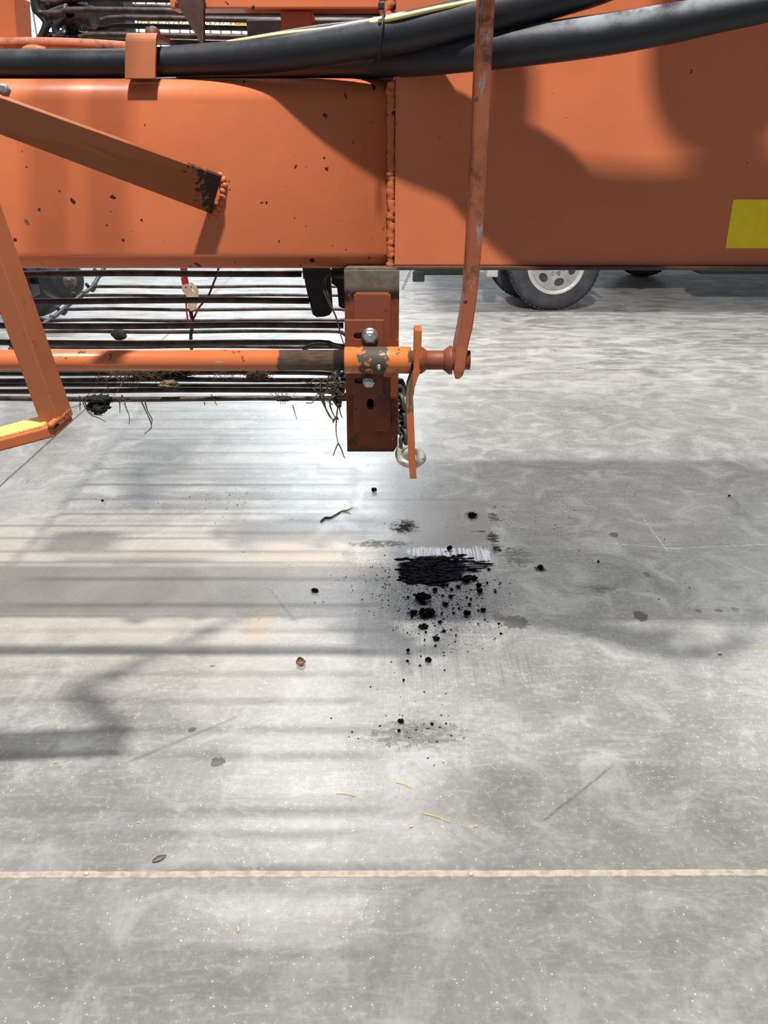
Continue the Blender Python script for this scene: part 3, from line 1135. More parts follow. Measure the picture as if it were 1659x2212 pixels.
# ------------------------------------------------------------------ lower rod web
bm = BM()
XL, XR = -1.24, -.105
chain_pts = []
near = [(592, 1.93), (650, 1.90), (703, 1.875), (740, 1.865)]
low = [(861, 1.87), (844, 1.915), (832, 1.99), (821, 1.93), (806, 2.06), (800, 2.20), (789, 2.28), (777, 2.38), (764, 2.48), (749, 2.58),
       (716, 2.70), (692, 2.84), (668, 3.0), (638, 3.18), (619, 3.34)]
lowback = [(3.46, .93), (3.58, .955), (3.70, .98), (3.82, 1.0), (3.94, 1.02), (4.06, 1.04)]
links = [at(0, y, Y) for y, Y in low]
def edge_chain(X_):
    bm = BM()
    path = []
    for k in range(len(low)):
        y, Y = low[k]
        p = at(0, y, Y)
        path.append((Y, p.z))
    path.sort()
    path += lowback
    tube(bm, [Vector((X_ + .006 * (i % 2), Y, z)) for i, (Y, z) in enumerate(path)], .0085, 8, True, 3)
    for (Y, z) in path:
        tube(bm, [Vector((X_ - .012, Y - .035, z + .018)), Vector((X_, Y - .02, z - .010)), Vector((X_, Y + .01, z - .014)), Vector((X_ + .006, Y + .03, z + .012))], .0075, 8, True, 4)
    return bm


WEB = mk('lower_rod_web', edge_chain(XL), 'black_steel', HV)
mk('edge_chain', edge_chain(XR - .01), 'black_steel', WEB)
rodn = 0


def rod(y, z, xl, xr, r=.0068, crank=None, mat='rod', parent=None):
    bm = BM()
    pts = [Vector((xl, y, z)), Vector((xl + .05, y, z))]
    k = 6
    for i in range(1, k):
        f = i / k
        pts.append(Vector((xl + (xr - xl) * f, y + .0, z + .0022 * math.sin(f * 9 + y * 40))))
    if crank:
        pts += [Vector((xr - .06, y, z)), Vector((xr - .03, y - .004, z + crank * .6)), Vector((xr, y - .006, z + crank))]
    else:
        pts.append(Vector((xr, y, z)))
    tube(bm, pts, r, 10, True, 3)
    return mk('rod', bm, mat, parent)


for i, (y, Y) in enumerate(near):
    xr_ = at((651, 668, 742, 745)[i], y, Y).x
    rod(Y, at(0, y, Y).z, -1.5, xr_, .0075, (None, None, None, -.010)[i], parent=WEB)
for i, (y, Y) in enumerate(low):
    p = at(0, y, Y)
    cr = {1: -.014, 4: -.012, 10: -.02, 12: -.016}.get(i)
    rod(Y, p.z, XL if i > 8 else -1.5, XR if i > 3 else -.09, .0066, cr, parent=WEB)
for (Y, z) in lowback:
    rod(Y, z, XL - .1, XR, .0066, parent=WEB)

# upper rod web seen above the beam
bm = BM()
up_rods = [(1, 2.30), (17, 2.75), (26, 2.22), (35, 2.85), (42, 2.5), (60, 2.45), (79, 2.3), (87, 2.40), (94, 2.25), (-12, 2.3), (-30, 2.4), (-48, 2.5), (-66, 2.6), (-84, 2.7)]
for k, (y, Y) in enumerate(up_rods):
    p = at(170 if k % 2 else 120, y, Y)
    tube(bm, [p + Vector((-.03, 0, -.012)), p + Vector((0, .01, .0)), p + Vector((.03, .01, .008))], .012, 8, True, 3)
tube(bm, [Vector((at(150, y, Y).x, Y, at(150, y, Y).z)) for y, Y in sorted(up_rods)], .012, 8, True)
UW = mk('upper_rod_web', bm, 'black_steel', HV)
for k, (y, Y) in enumerate(up_rods):
    p = at(600, y + 2, Y)
    q = at((85, 180, 85, 170, 180, 190, 130, 140, 200)[k % 9], y, Y)
    bm = BM()
    pts = [q + Vector((0, 0, -.004)), q + Vector((.05, 0, -.002)), q + Vector((.09, 0, .004)), (q + p) / 2 + Vector((0, 0, .003)), p, p + Vector((.3, 0, 0))]
    tube(bm, pts, .0072, 10, True, 4)
    mk('rod', bm, 'rod', UW)
# drive gear at the corner: dark castings, cylinders and hoses
bm = BM()
box(bm, at(68, 0, 2.2).x, at(165, 0, 2.2).x, 2.6, 2.7, zt - .05, 1.9, .01)
DR = mk('drive_housing', bm, 'black_steel', HV)
bm = BM()
lathe(bm, [(0, .030), (.10, .034), (.10, .026), (.16, .026)], at(80, 5, 2.35), (1, -.2, -.25), 20)
mk('hydraulic_motor', bm, 'chain', DR)
bm = BM()
lathe(bm, [(0, .048), (.05, .055), (.06, .055), (.10, .04)], at(150, 28, 2.5), (.2, -1, .2), 24)
mk('gear_hub', bm, 'black_steel', DR)
for i, pts in enumerate((((75, -20), (80, 20), (100, 50), (85, 90)), ((120, -10), (140, 30), (120, 60), (130, 90)), ((165, -10), (175, 30), (160, 70), (190, 80)), ((90, 75), (120, 78), (150, 70), (175, 55)))):
    bm = BM()
    tube(bm, [at(x, y, 2.28 + .03 * i) for x, y in pts], .010, 10, True, 6)
    mk('feed_hose', bm, 'rubber', DR)

# ------------------------------------------------------------------ hoses, cables, chain, strap: loose things
def hose(name, pts, r, mat, label, cat):
    bm = BM()
    tube(bm, pts, r, 20, True, 8)
    return tag(mk(name, bm, mat), label, cat)


hoseA = [at(-140, 139, 1.80), at(0, 138, 1.80), at(180, 138, 1.80), at(300, 136, 1.80), at(430, 129, 1.79), at(560, 121, 1.765), at(700, 102, 1.725),
         at(850, 75, 1.69), at(1000, 42, 1.665), at(1100, 20, 1.645), at(1200, -8, 1.63), at(1320, -48, 1.60), at(1460, -120, 1.55), at(1620, -240, 1.48), at(1800, -420, 1.42), at(1950, -700, 1.40)]
rA = [.0265, .0265, .0265, .0265, .028, .031, .033, .0335, .034, .034, .034, .034, .034, .034, .034, .034]
hose('hydraulic_hose', hoseA, rA, 'hose', 'black sleeved hose under the orange clip, rising right with the yellow cable on it', 'hose')
hoseB = [at(380, 150, 1.87), at(540, 145, 1.86), at(660, 138, 1.835), at(780, 133, 1.80), at(900, 125, 1.725), at(1000, 114, 1.68), at(1100, 102, 1.65), at(1220, 87, 1.62), at(1340, 70, 1.585),
         at(1460, 48, 1.545), at(1560, 27, 1.51), at(1680, 2, 1.47), at(1800, -40, 1.44), at(1960, -130, 1.42), at(2100, -300, 1.45), at(2160, -520, 1.5)]
rB = [.018, .024, .027, .031, .032, .033, .034, .034, .033, .031, .029, .027, .026, .026, .026, .026]
hose('hydraulic_hose', hoseB, rB, 'hose', 'dusty black hose passing behind the long lever to the right edge, the lower hose', 'hose')
# the round shadow on the drawbar comes from the added coil higher up
cb = [at(492, 92, 1.775), at(600, 75, 1.745), at(700, 64, 1.712), at(780, 54, 1.69), at(850, 39, 1.66), at(930, 21, 1.648), at(1030, 1, 1.636), at(1120, -20, 1.63)]
hose('cable', cb, .0042, 'yellow_cable', 'pale yellow cable strapped along the top of the upper black hose', 'cable')
cb = [at(480, 95, 1.785), at(590, 74, 1.765), at(690, 58, 1.73), at(780, 48, 1.705), at(850, 36, 1.68), at(930, 16, 1.67), at(1030, -4, 1.66)]
hose('cable', cb, .0036, 'grey_cable', 'thin grey cable just behind the yellow cable on the hose', 'cable')
# cable tie
bm = BM()
c = Vector((0, 0, 0))
ca = at(824, 79, 1.678)
pts = []
for k in range(25):
    a = 2 * math.pi * k / 24
    pts.append(ca + Vector((.012 * math.sin(a) * .4, .0385 * math.cos(a), .0395 * math.sin(a))))
tube(bm, pts, .0022, 6, False)
box(bm, ca.x - .006, ca.x + .006, ca.y - .022, ca.y - .010, ca.z + .040, ca.z + .052, .002)
tag(mk('cable_tie', bm, 'rubber'), 'black cable tie holding the yellow cable to the hose', 'cable tie')

# chain with pale shackle behind the short lever
CH = thing('chain', 'dark hanging chain behind the short lever, ending in a pale shackle', 'chain', at(880, 1008, 1.80))


def ring_link(bm, c, ax_l, ax_w, L, Wd, r, n=20):
    pts = []
    for k in range(n + 1):
        a = 2 * math.pi * k / n
        cx, sx = math.cos(a), math.sin(a)
        pts.append(Vector(c) + Vector(ax_l) * ((L - Wd) / 2 * (1 if cx > 0 else -1) * min(1, abs(cx) * 4) + Wd / 2 * cx) + Vector(ax_w) * (Wd / 2 * sx))
    tube(bm, pts, r, 8, False)


cp = [(861, 850), (866, 868), (866, 886), (870, 905), (868, 922), (872, 938), (874, 955)]
for i, (px, py) in enumerate(cp):
    bm = BM()
    w = Vector((.8, .6, .0)) if i % 2 == 0 else Vector((-.45, .9, .0))
    ring_link(bm, at(px, py, 1.80), Vector((.1, 0, -1)).normalized(), w.normalized(), .036, .026, .0052)
    mk('link', bm, 'chain', CH)
bm = BM()
sc = at(888, 986, 1.79)
ring_link(bm, sc + Vector((-.004, 0, .002)), Vector((.9, -.2, -.15)).normalized(), Vector((.1, .25, .95)).normalized(), .056, .044, .0100, 28)
ring_link(bm, sc + Vector((.008, .01, -.004)), Vector((.7, .3, -.6)).normalized(), Vector((.6, -.2, .7)).normalized(), .050, .034, .0098, 28)
tag(mk('shackle', bm, 'shackle', CH), 'pale weathered shackle', None)

# red strap with ratchet buckle, hanging behind the web
YS = 2.32
SP = thing('ratchet_strap', 'dark red lashing strap with tan buckle hanging behind the rods', 'strap', at(410, 750, YS))


def ribbon(bm, pts, wd, th=.0015):
    for a, b in zip(pts[:-1], pts[1:]):
        bar(bm, a, b, Vector((1, .25, 0)), wd, th, 0)


bm = BM()
ribbon(bm, [at(396, 560, YS), at(398, 600, YS), at(403, 625, YS)], .020)
mk('webbing', bm, 'red_strap', SP)
bm = BM()
ribbon(bm, [at(478, 560, YS + .03), at(466, 600, YS + .03), at(450, 640, YS + .03), at(430, 664, YS + .03), at(417, 690, YS + .02)], .006)
mk('webbing', bm, 'red_strap', SP)
bm = BM()
ribbon(bm, [at(402, 655, YS), at(404, 680, YS), at(407, 700, YS), at(416, 712, YS)], .005)
ribbon(bm, [at(406, 655, YS), at(413, 690, YS), at(416, 712, YS)], .005)
mk('webbing', bm, 'red_strap', SP)
bm = BM()
ribbon(bm, [at(412, 665, YS + .01), at(416, 700, YS + .01), at(412, 725, YS + .01), at(414, 760, YS + .01)], .010)
mk('strap_tail', bm, 'rubber', SP)
bm = BM()
prism(bm, pq([(393, 616), (405, 613), (412, 622), (420, 632), (427, 650), (424, 668), (412, 672), (406, 664), (403, 640), (394, 628)], YS - .01), YS - .012, YS - .008,
      [slot(at(402, 621, YS - .01).x, at(402, 621, YS - .01).z, .006, .0061)])
prism(bm, pq([(408, 608), (416, 610), (428, 626), (430, 645), (424, 650), (420, 630)], YS + .02), YS + .018, YS + .022)
mk('buckle', bm, 'buckle', SP)

# ------------------------------------------------------------------ plant remains caught on the rods
def strands(bm, starts, r=.0012):
    for pts in starts:
        v = [at(x, y, Y) for x, y, Y in pts]
        tube(bm, v, [r * (1 - .5 * i / (len(v) - 1)) for i in range(len(v))], 6, True, 5, .2)


def fuzz(bm, c, rx, ry, rz, n, r=.0007, L=.05):
    for i in range(n):
        p = Vector(c) + Vector((random.gauss(0, rx), random.gauss(0, ry), random.gauss(0, rz)))
        d = Vector((random.uniform(-1, 1), random.uniform(-.5, .5), random.uniform(-.35, .35))).normalized()
        q = p + d * L * random.uniform(.4, 1)
        m = (p + q) / 2 + Vector((random.uniform(-.01, .01), random.uniform(-.006, .006), random.uniform(-.010, .012)))
        tube(bm, [p, m, q], r, 5, True, 3)


YR = 1.86
bm = BM()
blob(bm, at(214, 878, YR), .026, .02, .017, .45, 3, 4, 1)
blob(bm, at(212, 862, YR), .034, .018, .009, .5, 4, 4, 2)
o = mk('root_clump', bm, 'soil')
tag(o, 'black soil clump with roots dangling under the lowest rod at left', 'root clump')
bm = BM()
strands(bm, [[(172, 855, YR), (173, 875, YR), (173, 888, YR)], [(176, 858, YR - .01), (184, 880, YR - .01), (196, 896, YR - .01), (214, 903, YR - .01), (228, 911, YR - .01)],
             [(182, 860, YR), (188, 882, YR), (200, 894, YR), (222, 898, YR)], [(205, 888, YR), (209, 895, YR), (220, 893, YR), (224, 884, YR)]], .0016)
fuzz(bm, at(212, 862, YR - .01), .03, .01, .006, 26)
mk('root_strand', bm, 'root', o)

bm = BM()
strands(bm, [[(258, 868, YR), (259, 880, YR), (259, 893, YR)]], .0016)
tag(mk('root_strand', bm, 'root'), 'single short root hanging between the soil clump and the hooked root', 'root')
bm = BM()
strands(bm, [[(262, 853, YR - .01), (268, 862, YR - .012), (272, 880, YR - .01), (279, 898, YR - .01), (279, 917, YR - .01)]], .0017)
tag(mk('root_strand', bm, 'root'), 'curved root hanging under the rod, right of the short one', 'root')
bm = BM()
strands(bm, [[(306, 868, YR), (316, 890, YR), (325, 910, YR), (326, 925, YR), (312, 937, YR)], [(313, 866, YR), (319, 888, YR), (328, 905, YR), (327, 918, YR)]], .0018)
tag(mk('root_strand', bm, 'root'), 'long forked root with a hooked end under the lowest rod', 'root')
bm = BM()
strands(bm, [[(632, 875, YR), (636, 888, YR), (641, 906, YR)]], .0015)
tag(mk('root_strand', bm, 'root'), 'lone thin root hanging midway under the lowest rod', 'root')
bm = BM()
strands(bm, [[(456, 852, YR - .01), (462, 862, YR - .012), (468, 876, YR - .01)], [(441, 868, YR), (443, 876, YR)]], .0014)
tag(mk('root_strand', bm, 'root'), 'small root hooked over the lowest rod below the strap', 'root')

YC = 1.93
bm = BM()
for i, (px, py, a, b) in enumerate(((350, 808, .050, .013), (390, 806, .03, .010), (310, 808, .03, .008))):
    blob(bm, at(px, py, YC), a, .02, b, .5, 4, 4, i + 5)
o = mk('straw_clump', bm, 'soil')
tag(o, 'matted straw and soil lying on the rods under the orange tube, left heap', 'straw clump')
bm = BM()
fuzz(bm, at(285, 806, YC - .02), .035, .008, .006, 60, .0009, .07)
fuzz(bm, at(330, 804, YC - .02), .04, .008, .008, 60, .0008, .05)
strands(bm, [[(212, 815, YC), (216, 800, YC), (232, 805, YC), (245, 812, YC)]], .0008)
mk('straw', bm, 'straw', o)
bm = BM()
blob(bm, at(366, 832, YR - .005), .022, .015, .012, .5, 4, 4, 9)
tag(mk('soil_clump', bm, 'brown_soil'), 'brown soil lump stuck between two rods below the left heap', 'soil clump')
bm = BM()
blob(bm, at(555, 811, YC), .026, .016, .012, .45, 4, 4, 12)
o = mk('soil_clump', bm, 'brown_soil')
tag(o, 'brown fibrous lump on the rods under the bare part of the tube', 'soil clump')
bm = BM()
fuzz(bm, at(560, 809, YC - .015), .022, .006, .008, 50, .0006, .035)
mk('straw', bm, 'straw', o)
bm = BM()
fuzz(bm, at(484, 814, YC - .01), .012, .005, .006, 16, .0007, .03)
tag(mk('straw_wisp', bm, 'straw'), 'curled pale straw wisp on the rods left of the fibrous lump', 'straw')
bm = BM()
blob(bm, at(610, 861, YR), .022, .012, .006, .5, 4, 3, 3)
fuzz(bm, at(606, 858, YR), .02, .006, .004, 18, .0007, .03)
tag(mk('soil_clump', bm, 'soil'), 'flat black soil smear caught between the two lowest rods', 'soil clump')
bm = BM()
blob(bm, at(257, 722, 2.62), .024, .02, .020, .35, 3, 3, 8)
tag(mk('soil_clump', bm, 'soil'), 'dark soil ball stuck on a far rod behind the web', 'soil clump')
# tangle beside the post
YG = 1.80
bm = BM()
fuzz(bm, at(716, 838, YG), .016, .010, .016, 46, .0013, .045)
strands(bm, [[(694, 838, YG), (692, 856, YG), (700, 876, YG), (714, 900, YG), (722, 912, YG)], [(698, 850, YG), (703, 880, YG), (716, 904, YG), (732, 906, YG)],
             [(712, 860, YG), (714, 880, YG), (722, 898, YG), (731, 906, YG)], [(720, 912, YG), (726, 900, YG), (732, 906, YG)]], .0024)
strands(bm, [[(730, 872, YG), (727, 905, YG), (726, 930, YG), (730, 958, YG)], [(730, 958, YG), (724, 972, YG), (720, 984, YG)], [(730, 956, YG), (738, 972, YG), (742, 984, YG), (746, 990, YG)],
             [(732, 872, YG), (735, 892, YG), (740, 904, YG)]], .0020)
tag(mk('root_tangle', bm, 'root'), 'tangle of brown stems hanging left of the post down to a forked tip', 'root tangle')
bm = BM()
strands(bm, [[(714, 590, YG - .02), (700, 604, YG - .02), (698, 622, YG - .02), (708, 650, YG - .02), (722, 676, YG - .02), (730, 700, YG - .02), (738, 730, YG - .02), (745, 748, YG - .02)],
             [(708, 592, YG - .02), (703, 612, YG - .02), (712, 650, YG - .02), (728, 690, YG - .02), (736, 722, YG - .02)]], .0026)
tag(mk('withered_weed', bm, 'root'), 'long brown dry stem hanging in front of the rubber flap', 'weed')
bm = BM()
strands(bm, [[(652, 752, 1.82), (672, 744, 1.82), (700, 742, 1.82), (730, 748, 1.82), (745, 752, 1.82)], [(655, 756, 1.82), (680, 748, 1.82), (705, 750, 1.82), (742, 755, 1.82)]], .0034)
tag(mk('withered_weed', bm, 'soil'), 'black stem lying along the rod end just above the tube', 'weed')

# ------------------------------------------------------------------ wheels under the machine at left
CW = thing('caster_wheel', 'dark small wheel with hub on an axle behind the rods at left', 'wheel', at(130, 660, 4.3))
wc = at(133, 605, 4.3)
bm = BM()
lathe(bm, [(-.07, .05), (-.07, .085), (-.06, .10), (.06, .10), (.07, .085), (.07, .05)], wc, (.85, -.5, 0), 32)
tw = mk('tyre', bm, 'rubber', CW)
bm = BM()
lathe(bm, [(.062, .05), (.072, .045), (.075, .026), (.09, .024), (.092, .012)], wc, (.85, -.5, 0), 24)
mk('hub', bm, 'chain', CW)
bm = BM()
tube(bm, [wc + Vector((-.22, .1, 0)), wc], .035, 12)
box(bm, wc.x - .26, wc.x - .19, wc.y + .02, wc.y + .14, wc.z - .10, wc.z + .30, .01)
mk('axle', bm, 'black_steel', CW)

IW = thing('implement_wheel', 'large black tyre standing behind the rods at the left edge', 'wheel', fl(60, 688))
g = fl(60, 688)
bm = BM()
rt_ = .47
lathe(bm, [(-.14, .25), (-.15, .38), (-.13, .45), (-.09, rt_), (.09, rt_), (.13, .45), (.15, .38), (.14, .25)], (g.x, g.y, rt_), (.25, 1, 0), 48)
mk('tyre', bm, 'rubber', IW)
bm = BM()
lathe(bm, [(-.12, .10), (-.13, .26), (-.10, .26), (.10, .26), (.12, .1)], (g.x, g.y, rt_), (.25, 1, 0), 32)
mk('rim', bm, 'dull_zinc', IW)

# ------------------------------------------------------------------ truck in the background
def wheel(parent, cx, cy, r, wd, name='tyre', face=-1, detail=True):
    c = (cx, cy, r)
    ax_ = (0, face, 0)
    rr = r * .62
    bm = BM()
    lathe(bm, [(0, rr), (wd * .02, rr), (wd * .05, rr * 1.06), (wd * .02, r * .80), (0, r * .86), (-wd * .06, r * .945), (-wd * .16, r * .99), (-wd * .5, r),
               (-wd * .84, r * .99), (-wd * .95, r * .94), (-wd, r * .8), (-wd, rr)], c, ax_, 72)
    # tread blocks on the shoulder
    for k in range(54):
        a = 2 * math.pi * k / 54
        for (o1, o2) in ((-.10, -.36), (-.62, -.90)):
            q = Vector((math.cos(a), 0, math.sin(a)))
            tn = Vector((-math.sin(a), 0, math.cos(a)))
            base = Vector(c) + q * (r * .985)
            n_ = Vector(ax_)
            hexa(bm, [base + tn * s * r * .038 + n_ * (wd * o) + q * hh for hh in (0, r * .022) for (s, o) in ((-1, o1), (1, o1), (1, o2), (-1, o2))])
    ty = mk('tyre', bm, 'tyre', parent)
    bm = BM()
    lathe(bm, [(-wd * .02, rr * 1.02), (wd * .07, rr * 1.02), (wd * .08, rr * .99), (wd * .07, rr * .96), (wd * .01, rr * .88), (-wd * .02, rr * .80)], c, ax_, 64)
    mk('rim', bm, 'rim', parent)
    # dished centre with oval hand holes
    bm = BM()
    nh, rc_, hh, w0 = 6, .60, .135, .30
    rads = [.14, .30] + [rc_ + hh * math.sin(math.pi * (q / 12 - .5)) for q in range(13)] + [.86]
    yb_ = cy + face * (wd * .0)
    for k in range(nh):
        c0 = 2 * math.pi * (k + .75) / nh
        c1 = c0 + 2 * math.pi / nh
        rows = []
        for rr_ in rads:
            q = 1 - ((rr_ - rc_) / hh) ** 2
            wv = w0 * math.sqrt(q) if q > 0 and detail else 0.0
            dish = .020 * max(0, (.5 - rr_)) * 2
            rows.append([bm.verts.new((cx + rr * rr_ * math.cos(c0 + wv + (c1 - c0 - 2 * wv) * m / 8), yb_ + dish, r + rr * rr_ * math.sin(c0 + wv + (c1 - c0 - 2 * wv) * m / 8))) for m in range(9)])
        for a_, b_ in zip(rows[:-1], rows[1:]):
            for m in range(8):
                bm.faces.new((a_[m], a_[m + 1], b_[m + 1], b_[m]))
    bmesh.ops.remove_doubles(bm, verts=bm.verts[:], dist=.0002)
    bmesh.ops.recalc_face_normals(bm, faces=bm.faces[:])
    bmesh.ops.solidify(bm, geom=bm.faces[:], thickness=.010)
    disc = mk('wheel_disc', bm, 'rim_dark' if detail else 'rim', parent)
    bm = BM()
    lathe(bm, [(-wd * .02, rr * .36), (wd * .02, rr * .34), (wd * .03, rr * .24), (wd * .12, rr * .20), (wd * .13, rr * .1)], c, ax_, 32)
    mk('hub', bm, 'rim', disc)
    for k in range(8):
        a = 2 * math.pi * (k + .5) / 8
        bm = BM()
        lathe(bm, [(wd * .015, .013), (wd * .09, .012)], (cx + rr * .29 * math.cos(a), cy, r + rr * .29 * math.sin(a)), ax_, 6)
        mk('lug_nut', bm, 'dull_zinc', disc)


gw = fl(1192, 672)
rw = .415
TR = thing('flatbed_truck', 'truck with silver steel rear wheel standing on the floor behind the drawbar', 'truck', (gw.x + 1.5, gw.y + .9, 0))
wheel(TR, gw.x, gw.y, rw, .24)
wheel(TR, gw.x - .13, gw.y + .62, rw, .22, detail=False)
wheel(TR, gw.x + 3.7, gw.y, rw, .24)
wheel(TR, gw.x + 3.7, gw.y + 1.6, rw, .22, detail=False)
bm = BM()
box(bm, gw.x - 1.3, gw.x + 2.75, gw.y - .05, gw.y + 1.95, 1.02, 1.12, .015)
for k in range(8):
    box(bm, gw.x - 1.2 + .5 * k, gw.x - 1.14 + .5 * k, gw.y, gw.y + 1.9, .94, 1.03)
mk('cargo_deck', bm, 'white_paint', TR)
bm = BM()
prism(bm, [(gw.x + x, z) for x, z in ((2.85, .62), (3.2, .62), (3.25, .80), (3.4, .96), (3.7, 1.02), (4.0, .96), (4.15, .80), (4.2, .6), (4.6, .62), (4.62, 1.1), (4.35, 1.2), (3.95, 1.85), (2.9, 1.88))], gw.y, gw.y + 1.85, (), .02)
mk('cab', bm, 'white_paint', TR)
bm = BM()
for yy in (gw.y - .02, ):
    pr = [(gw.x + .50 * math.cos(R(a)), rw + .50 * math.sin(R(a))) for a in range(20, 161, 10)]
    pi_ = [(gw.x + .485 * math.cos(R(a)), rw + .485 * math.sin(R(a))) for a in range(160, 19, -10)]
    prism(bm, pr + pi_, yy, yy + .60)
mk('mudguard', bm, 'dark_under', TR)
bm = BM()
box(bm, gw.x - 1.1, gw.x + 4.4, gw.y + .40, gw.y + .55, .74, .93, .01)
box(bm, gw.x - 1.1, gw.x + 4.4, gw.y + 1.25, gw.y + 1.40, .74, .93, .01)
box(bm, gw.x + 1.48, gw.x + 2.5, gw.y + .40, gw.y + .70, .27, .74, .03)
mk('chassis', bm, 'dark_under', TR)
bm = BM()
tube(bm, [(gw.x, gw.y + .2, rw), (gw.x, gw.y + 1.6, rw)], .06, 12)
blob(bm, (gw.x, gw.y + .9, rw), .18, .16, .16, .05, 2, 3, 1)
mk('rear_axle', bm, 'dark_under', TR)
bm = BM()
box(bm, gw.x - .62, gw.x - .52, gw.y + .05, gw.y + .30, .30, .72, .01)
mk('mud_flap', bm, 'rim', TR)
bm = BM()
hb = at(902, 598, gw.y + .85)
box(bm, hb.x - .05, hb.x + .07, hb.y - .04, hb.y + .04, hb.z - .045, hb.z + .06, .008)
box(bm, hb.x - .03, hb.x + .5, hb.y - .03, hb.y + .03, hb.z + .02, hb.z + .08, .008)
mk('tow_hitch', bm, 'dark_under', TR)
bm = BM()
for k in range(7):
    ring_link(bm, Vector((hb.x - .08 - .012 * k, hb.y - .03, hb.z + .05 - .026 * k)), Vector((.4, 0, -.9)).normalized(), Vector((.5, .8, .2)).normalized(), .04, .024, .004, 12)
mk('safety_chain', bm, 'zinc', TR)

g2 = fl(1390, 598)
T2 = thing('parked_vehicle', 'dark vehicle far behind the truck, only a tyre foot showing', 'vehicle', (g2.x + 1.2, g2.y + .9, 0))
wheel(T2, g2.x, g2.y, .40, .24, detail=False)
wheel(T2, g2.x + 3.2, g2.y, .40, .24, detail=False)
bm = BM()
prism(bm, [(g2.x + x, z) for x, z in ((-1.0, .82), (-.45, .82), (0, .95), (.45, .82), (2.75, .82), (3.2, .95), (3.65, .82), (4.1, .82), (4.1, 1.0), (2.9, 1.1), (2.4, 1.6), (-.8, 1.6), (-1.0, 1.1))], g2.y - .01, g2.y + 1.7, (), .02)
mk('body', bm, 'dark_under', T2)

# yellow lattice boom far behind, seen between the upper rods
BO = thing('yellow_lattice_boom', 'yellow lattice boom of another machine far behind the upper rods', 'boom', (-3, 12, 0))
bp = at(540, 50, 12)
bm = BM()
box(bm, at(505, 50, 12).x, at(720, 50, 12).x, 12, 12.3, at(540, 58, 12).z, at(540, 44, 12).z, .01)
box(bm, at(195, 50, 12).x, at(245, 0, 12).x, 12, 12.3, at(220, 12, 12).z, at(220, -6, 12).z, .01)
mk('boom_beam', bm, 'yellow_paint', BO)
bm = BM()
xa = at(300, 50, 12).x
for k in range(14):
    x = xa + k * .11
    tube(bm, [(x, 12, at(0, 55, 12).z), (x + .055, 12, at(0, 45, 12).z), (x + .11, 12, at(0, 55, 12).z)], .010, 6)
tube(bm, [(xa, 12, at(0, 55, 12).z), (xa + 1.6, 12, at(0, 55, 12).z)], .012, 6)
tube(bm, [(xa, 12, at(0, 45, 12).z), (xa + 1.6, 12, at(0, 45, 12).z)], .012, 6)
mk('lattice', bm, 'yellow_paint', BO)
bm = BM()
for px in (200, 700):
    x = at(px, 50, 12.15).x
    box(bm, x - .06, x + .06, 12.1, 12.22, 0, at(0, 46, 12.15).z, .01)
mk('boom_leg', bm, 'yellow_paint', BO)

# ------------------------------------------------------------------ things lying on the floor
def clod(px, py, wpx, hpx, seed, mat='soot'):
    p = fl(px, py)
    s = mpp(py, p.y) * 1.0
    rx = wpx / 2 * s * .86
    rz = hpx / 2 * s * .75
    bm = BM()
    blob(bm, (p.x, p.y, rz * .62), rx, rx * .75, rz, .75, 1.9, 4 if wpx > 9 else 3, seed)
    for v in bm.verts:
        v.co += Vector((mnoise.noise(v.co * 330), mnoise.noise(v.co * 330 + Vector((5, 5, 5))), mnoise.noise(v.co * 330 + Vector((9, 1, 3))))) * rx * .42
    for f in bm.faces: f.smooth = False
    lo = min(v.co.z for v in bm.verts)
    for v in bm.verts: v.co.z = max(v.co.z - lo - rz * .1, 0.0003)
    return mk('dirt_clod', bm, mat)


tag(clod(808, 1062, 12, 8, 3), 'lone black dirt clod on the bright floor, farthest from the stain', 'dirt clod')
tag(clod(971, 1188, 12, 10, 5), 'round black dirt clod just beyond the pale edge of the stain', 'dirt clod')
tag(clod(1043, 1320, 12, 8, 6), 'black dirt clod beside the damp spots, right of the stain', 'dirt clod')
tag(clod(881, 1409, 9, 11, 8), 'tilted dark clod nearest the viewer-side tip of the debris trail, left one', 'dirt clod')
tag(clod(925, 1430, 14, 12, 11), 'curled dark clod at the end of the debris trail, right one', 'dirt clod')
clods = [(1007, 1257, 18, 14), (1024, 1252, 14, 9), (993, 1252, 8, 6), (958, 1268, 10, 8), (966, 1266, 7, 7), (990, 1270, 10, 9), (940, 1278, 11, 9), (1034, 1268, 12, 9), (1036, 1280, 13, 11),
         (1056, 1232, 7, 7), (1052, 1262, 5, 8), (975, 1275, 8, 6), (956, 1288, 6, 6), (974, 1291, 10, 8), (1008, 1292, 6, 5), (1017, 1296, 6, 5), (962, 1308, 12, 9), (1014, 1308, 9, 7),
         (911, 1297, 30, 14), (922, 1328, 32, 13), (894, 1326, 16, 7), (890, 1336, 6, 9), (1008, 1329, 16, 11), (950, 1348, 9, 9), (915, 1357, 18, 9), (959, 1365, 9, 7), (942, 1382, 14, 10),
         (920, 1367, 6, 6), (917, 1385, 4, 7), (944, 1373, 4, 4), (940, 1396, 5, 5), (880, 1429, 7, 4), (907, 1439, 6, 5), (909, 1419, 4, 4), (960, 1449, 4, 4), (872, 1473, 5, 9),
         (974, 1362, 4, 4), (985, 1374, 4, 5), (983, 1387, 4, 3), (1033, 1349, 4, 4), (1033, 1320, 5, 5), (979, 1316, 4, 6), (954, 1330, 5, 8), (866, 1560, 14, 8), (933, 1566, 8, 7), (862, 1580, 7, 7)]
rc = random.Random(3)
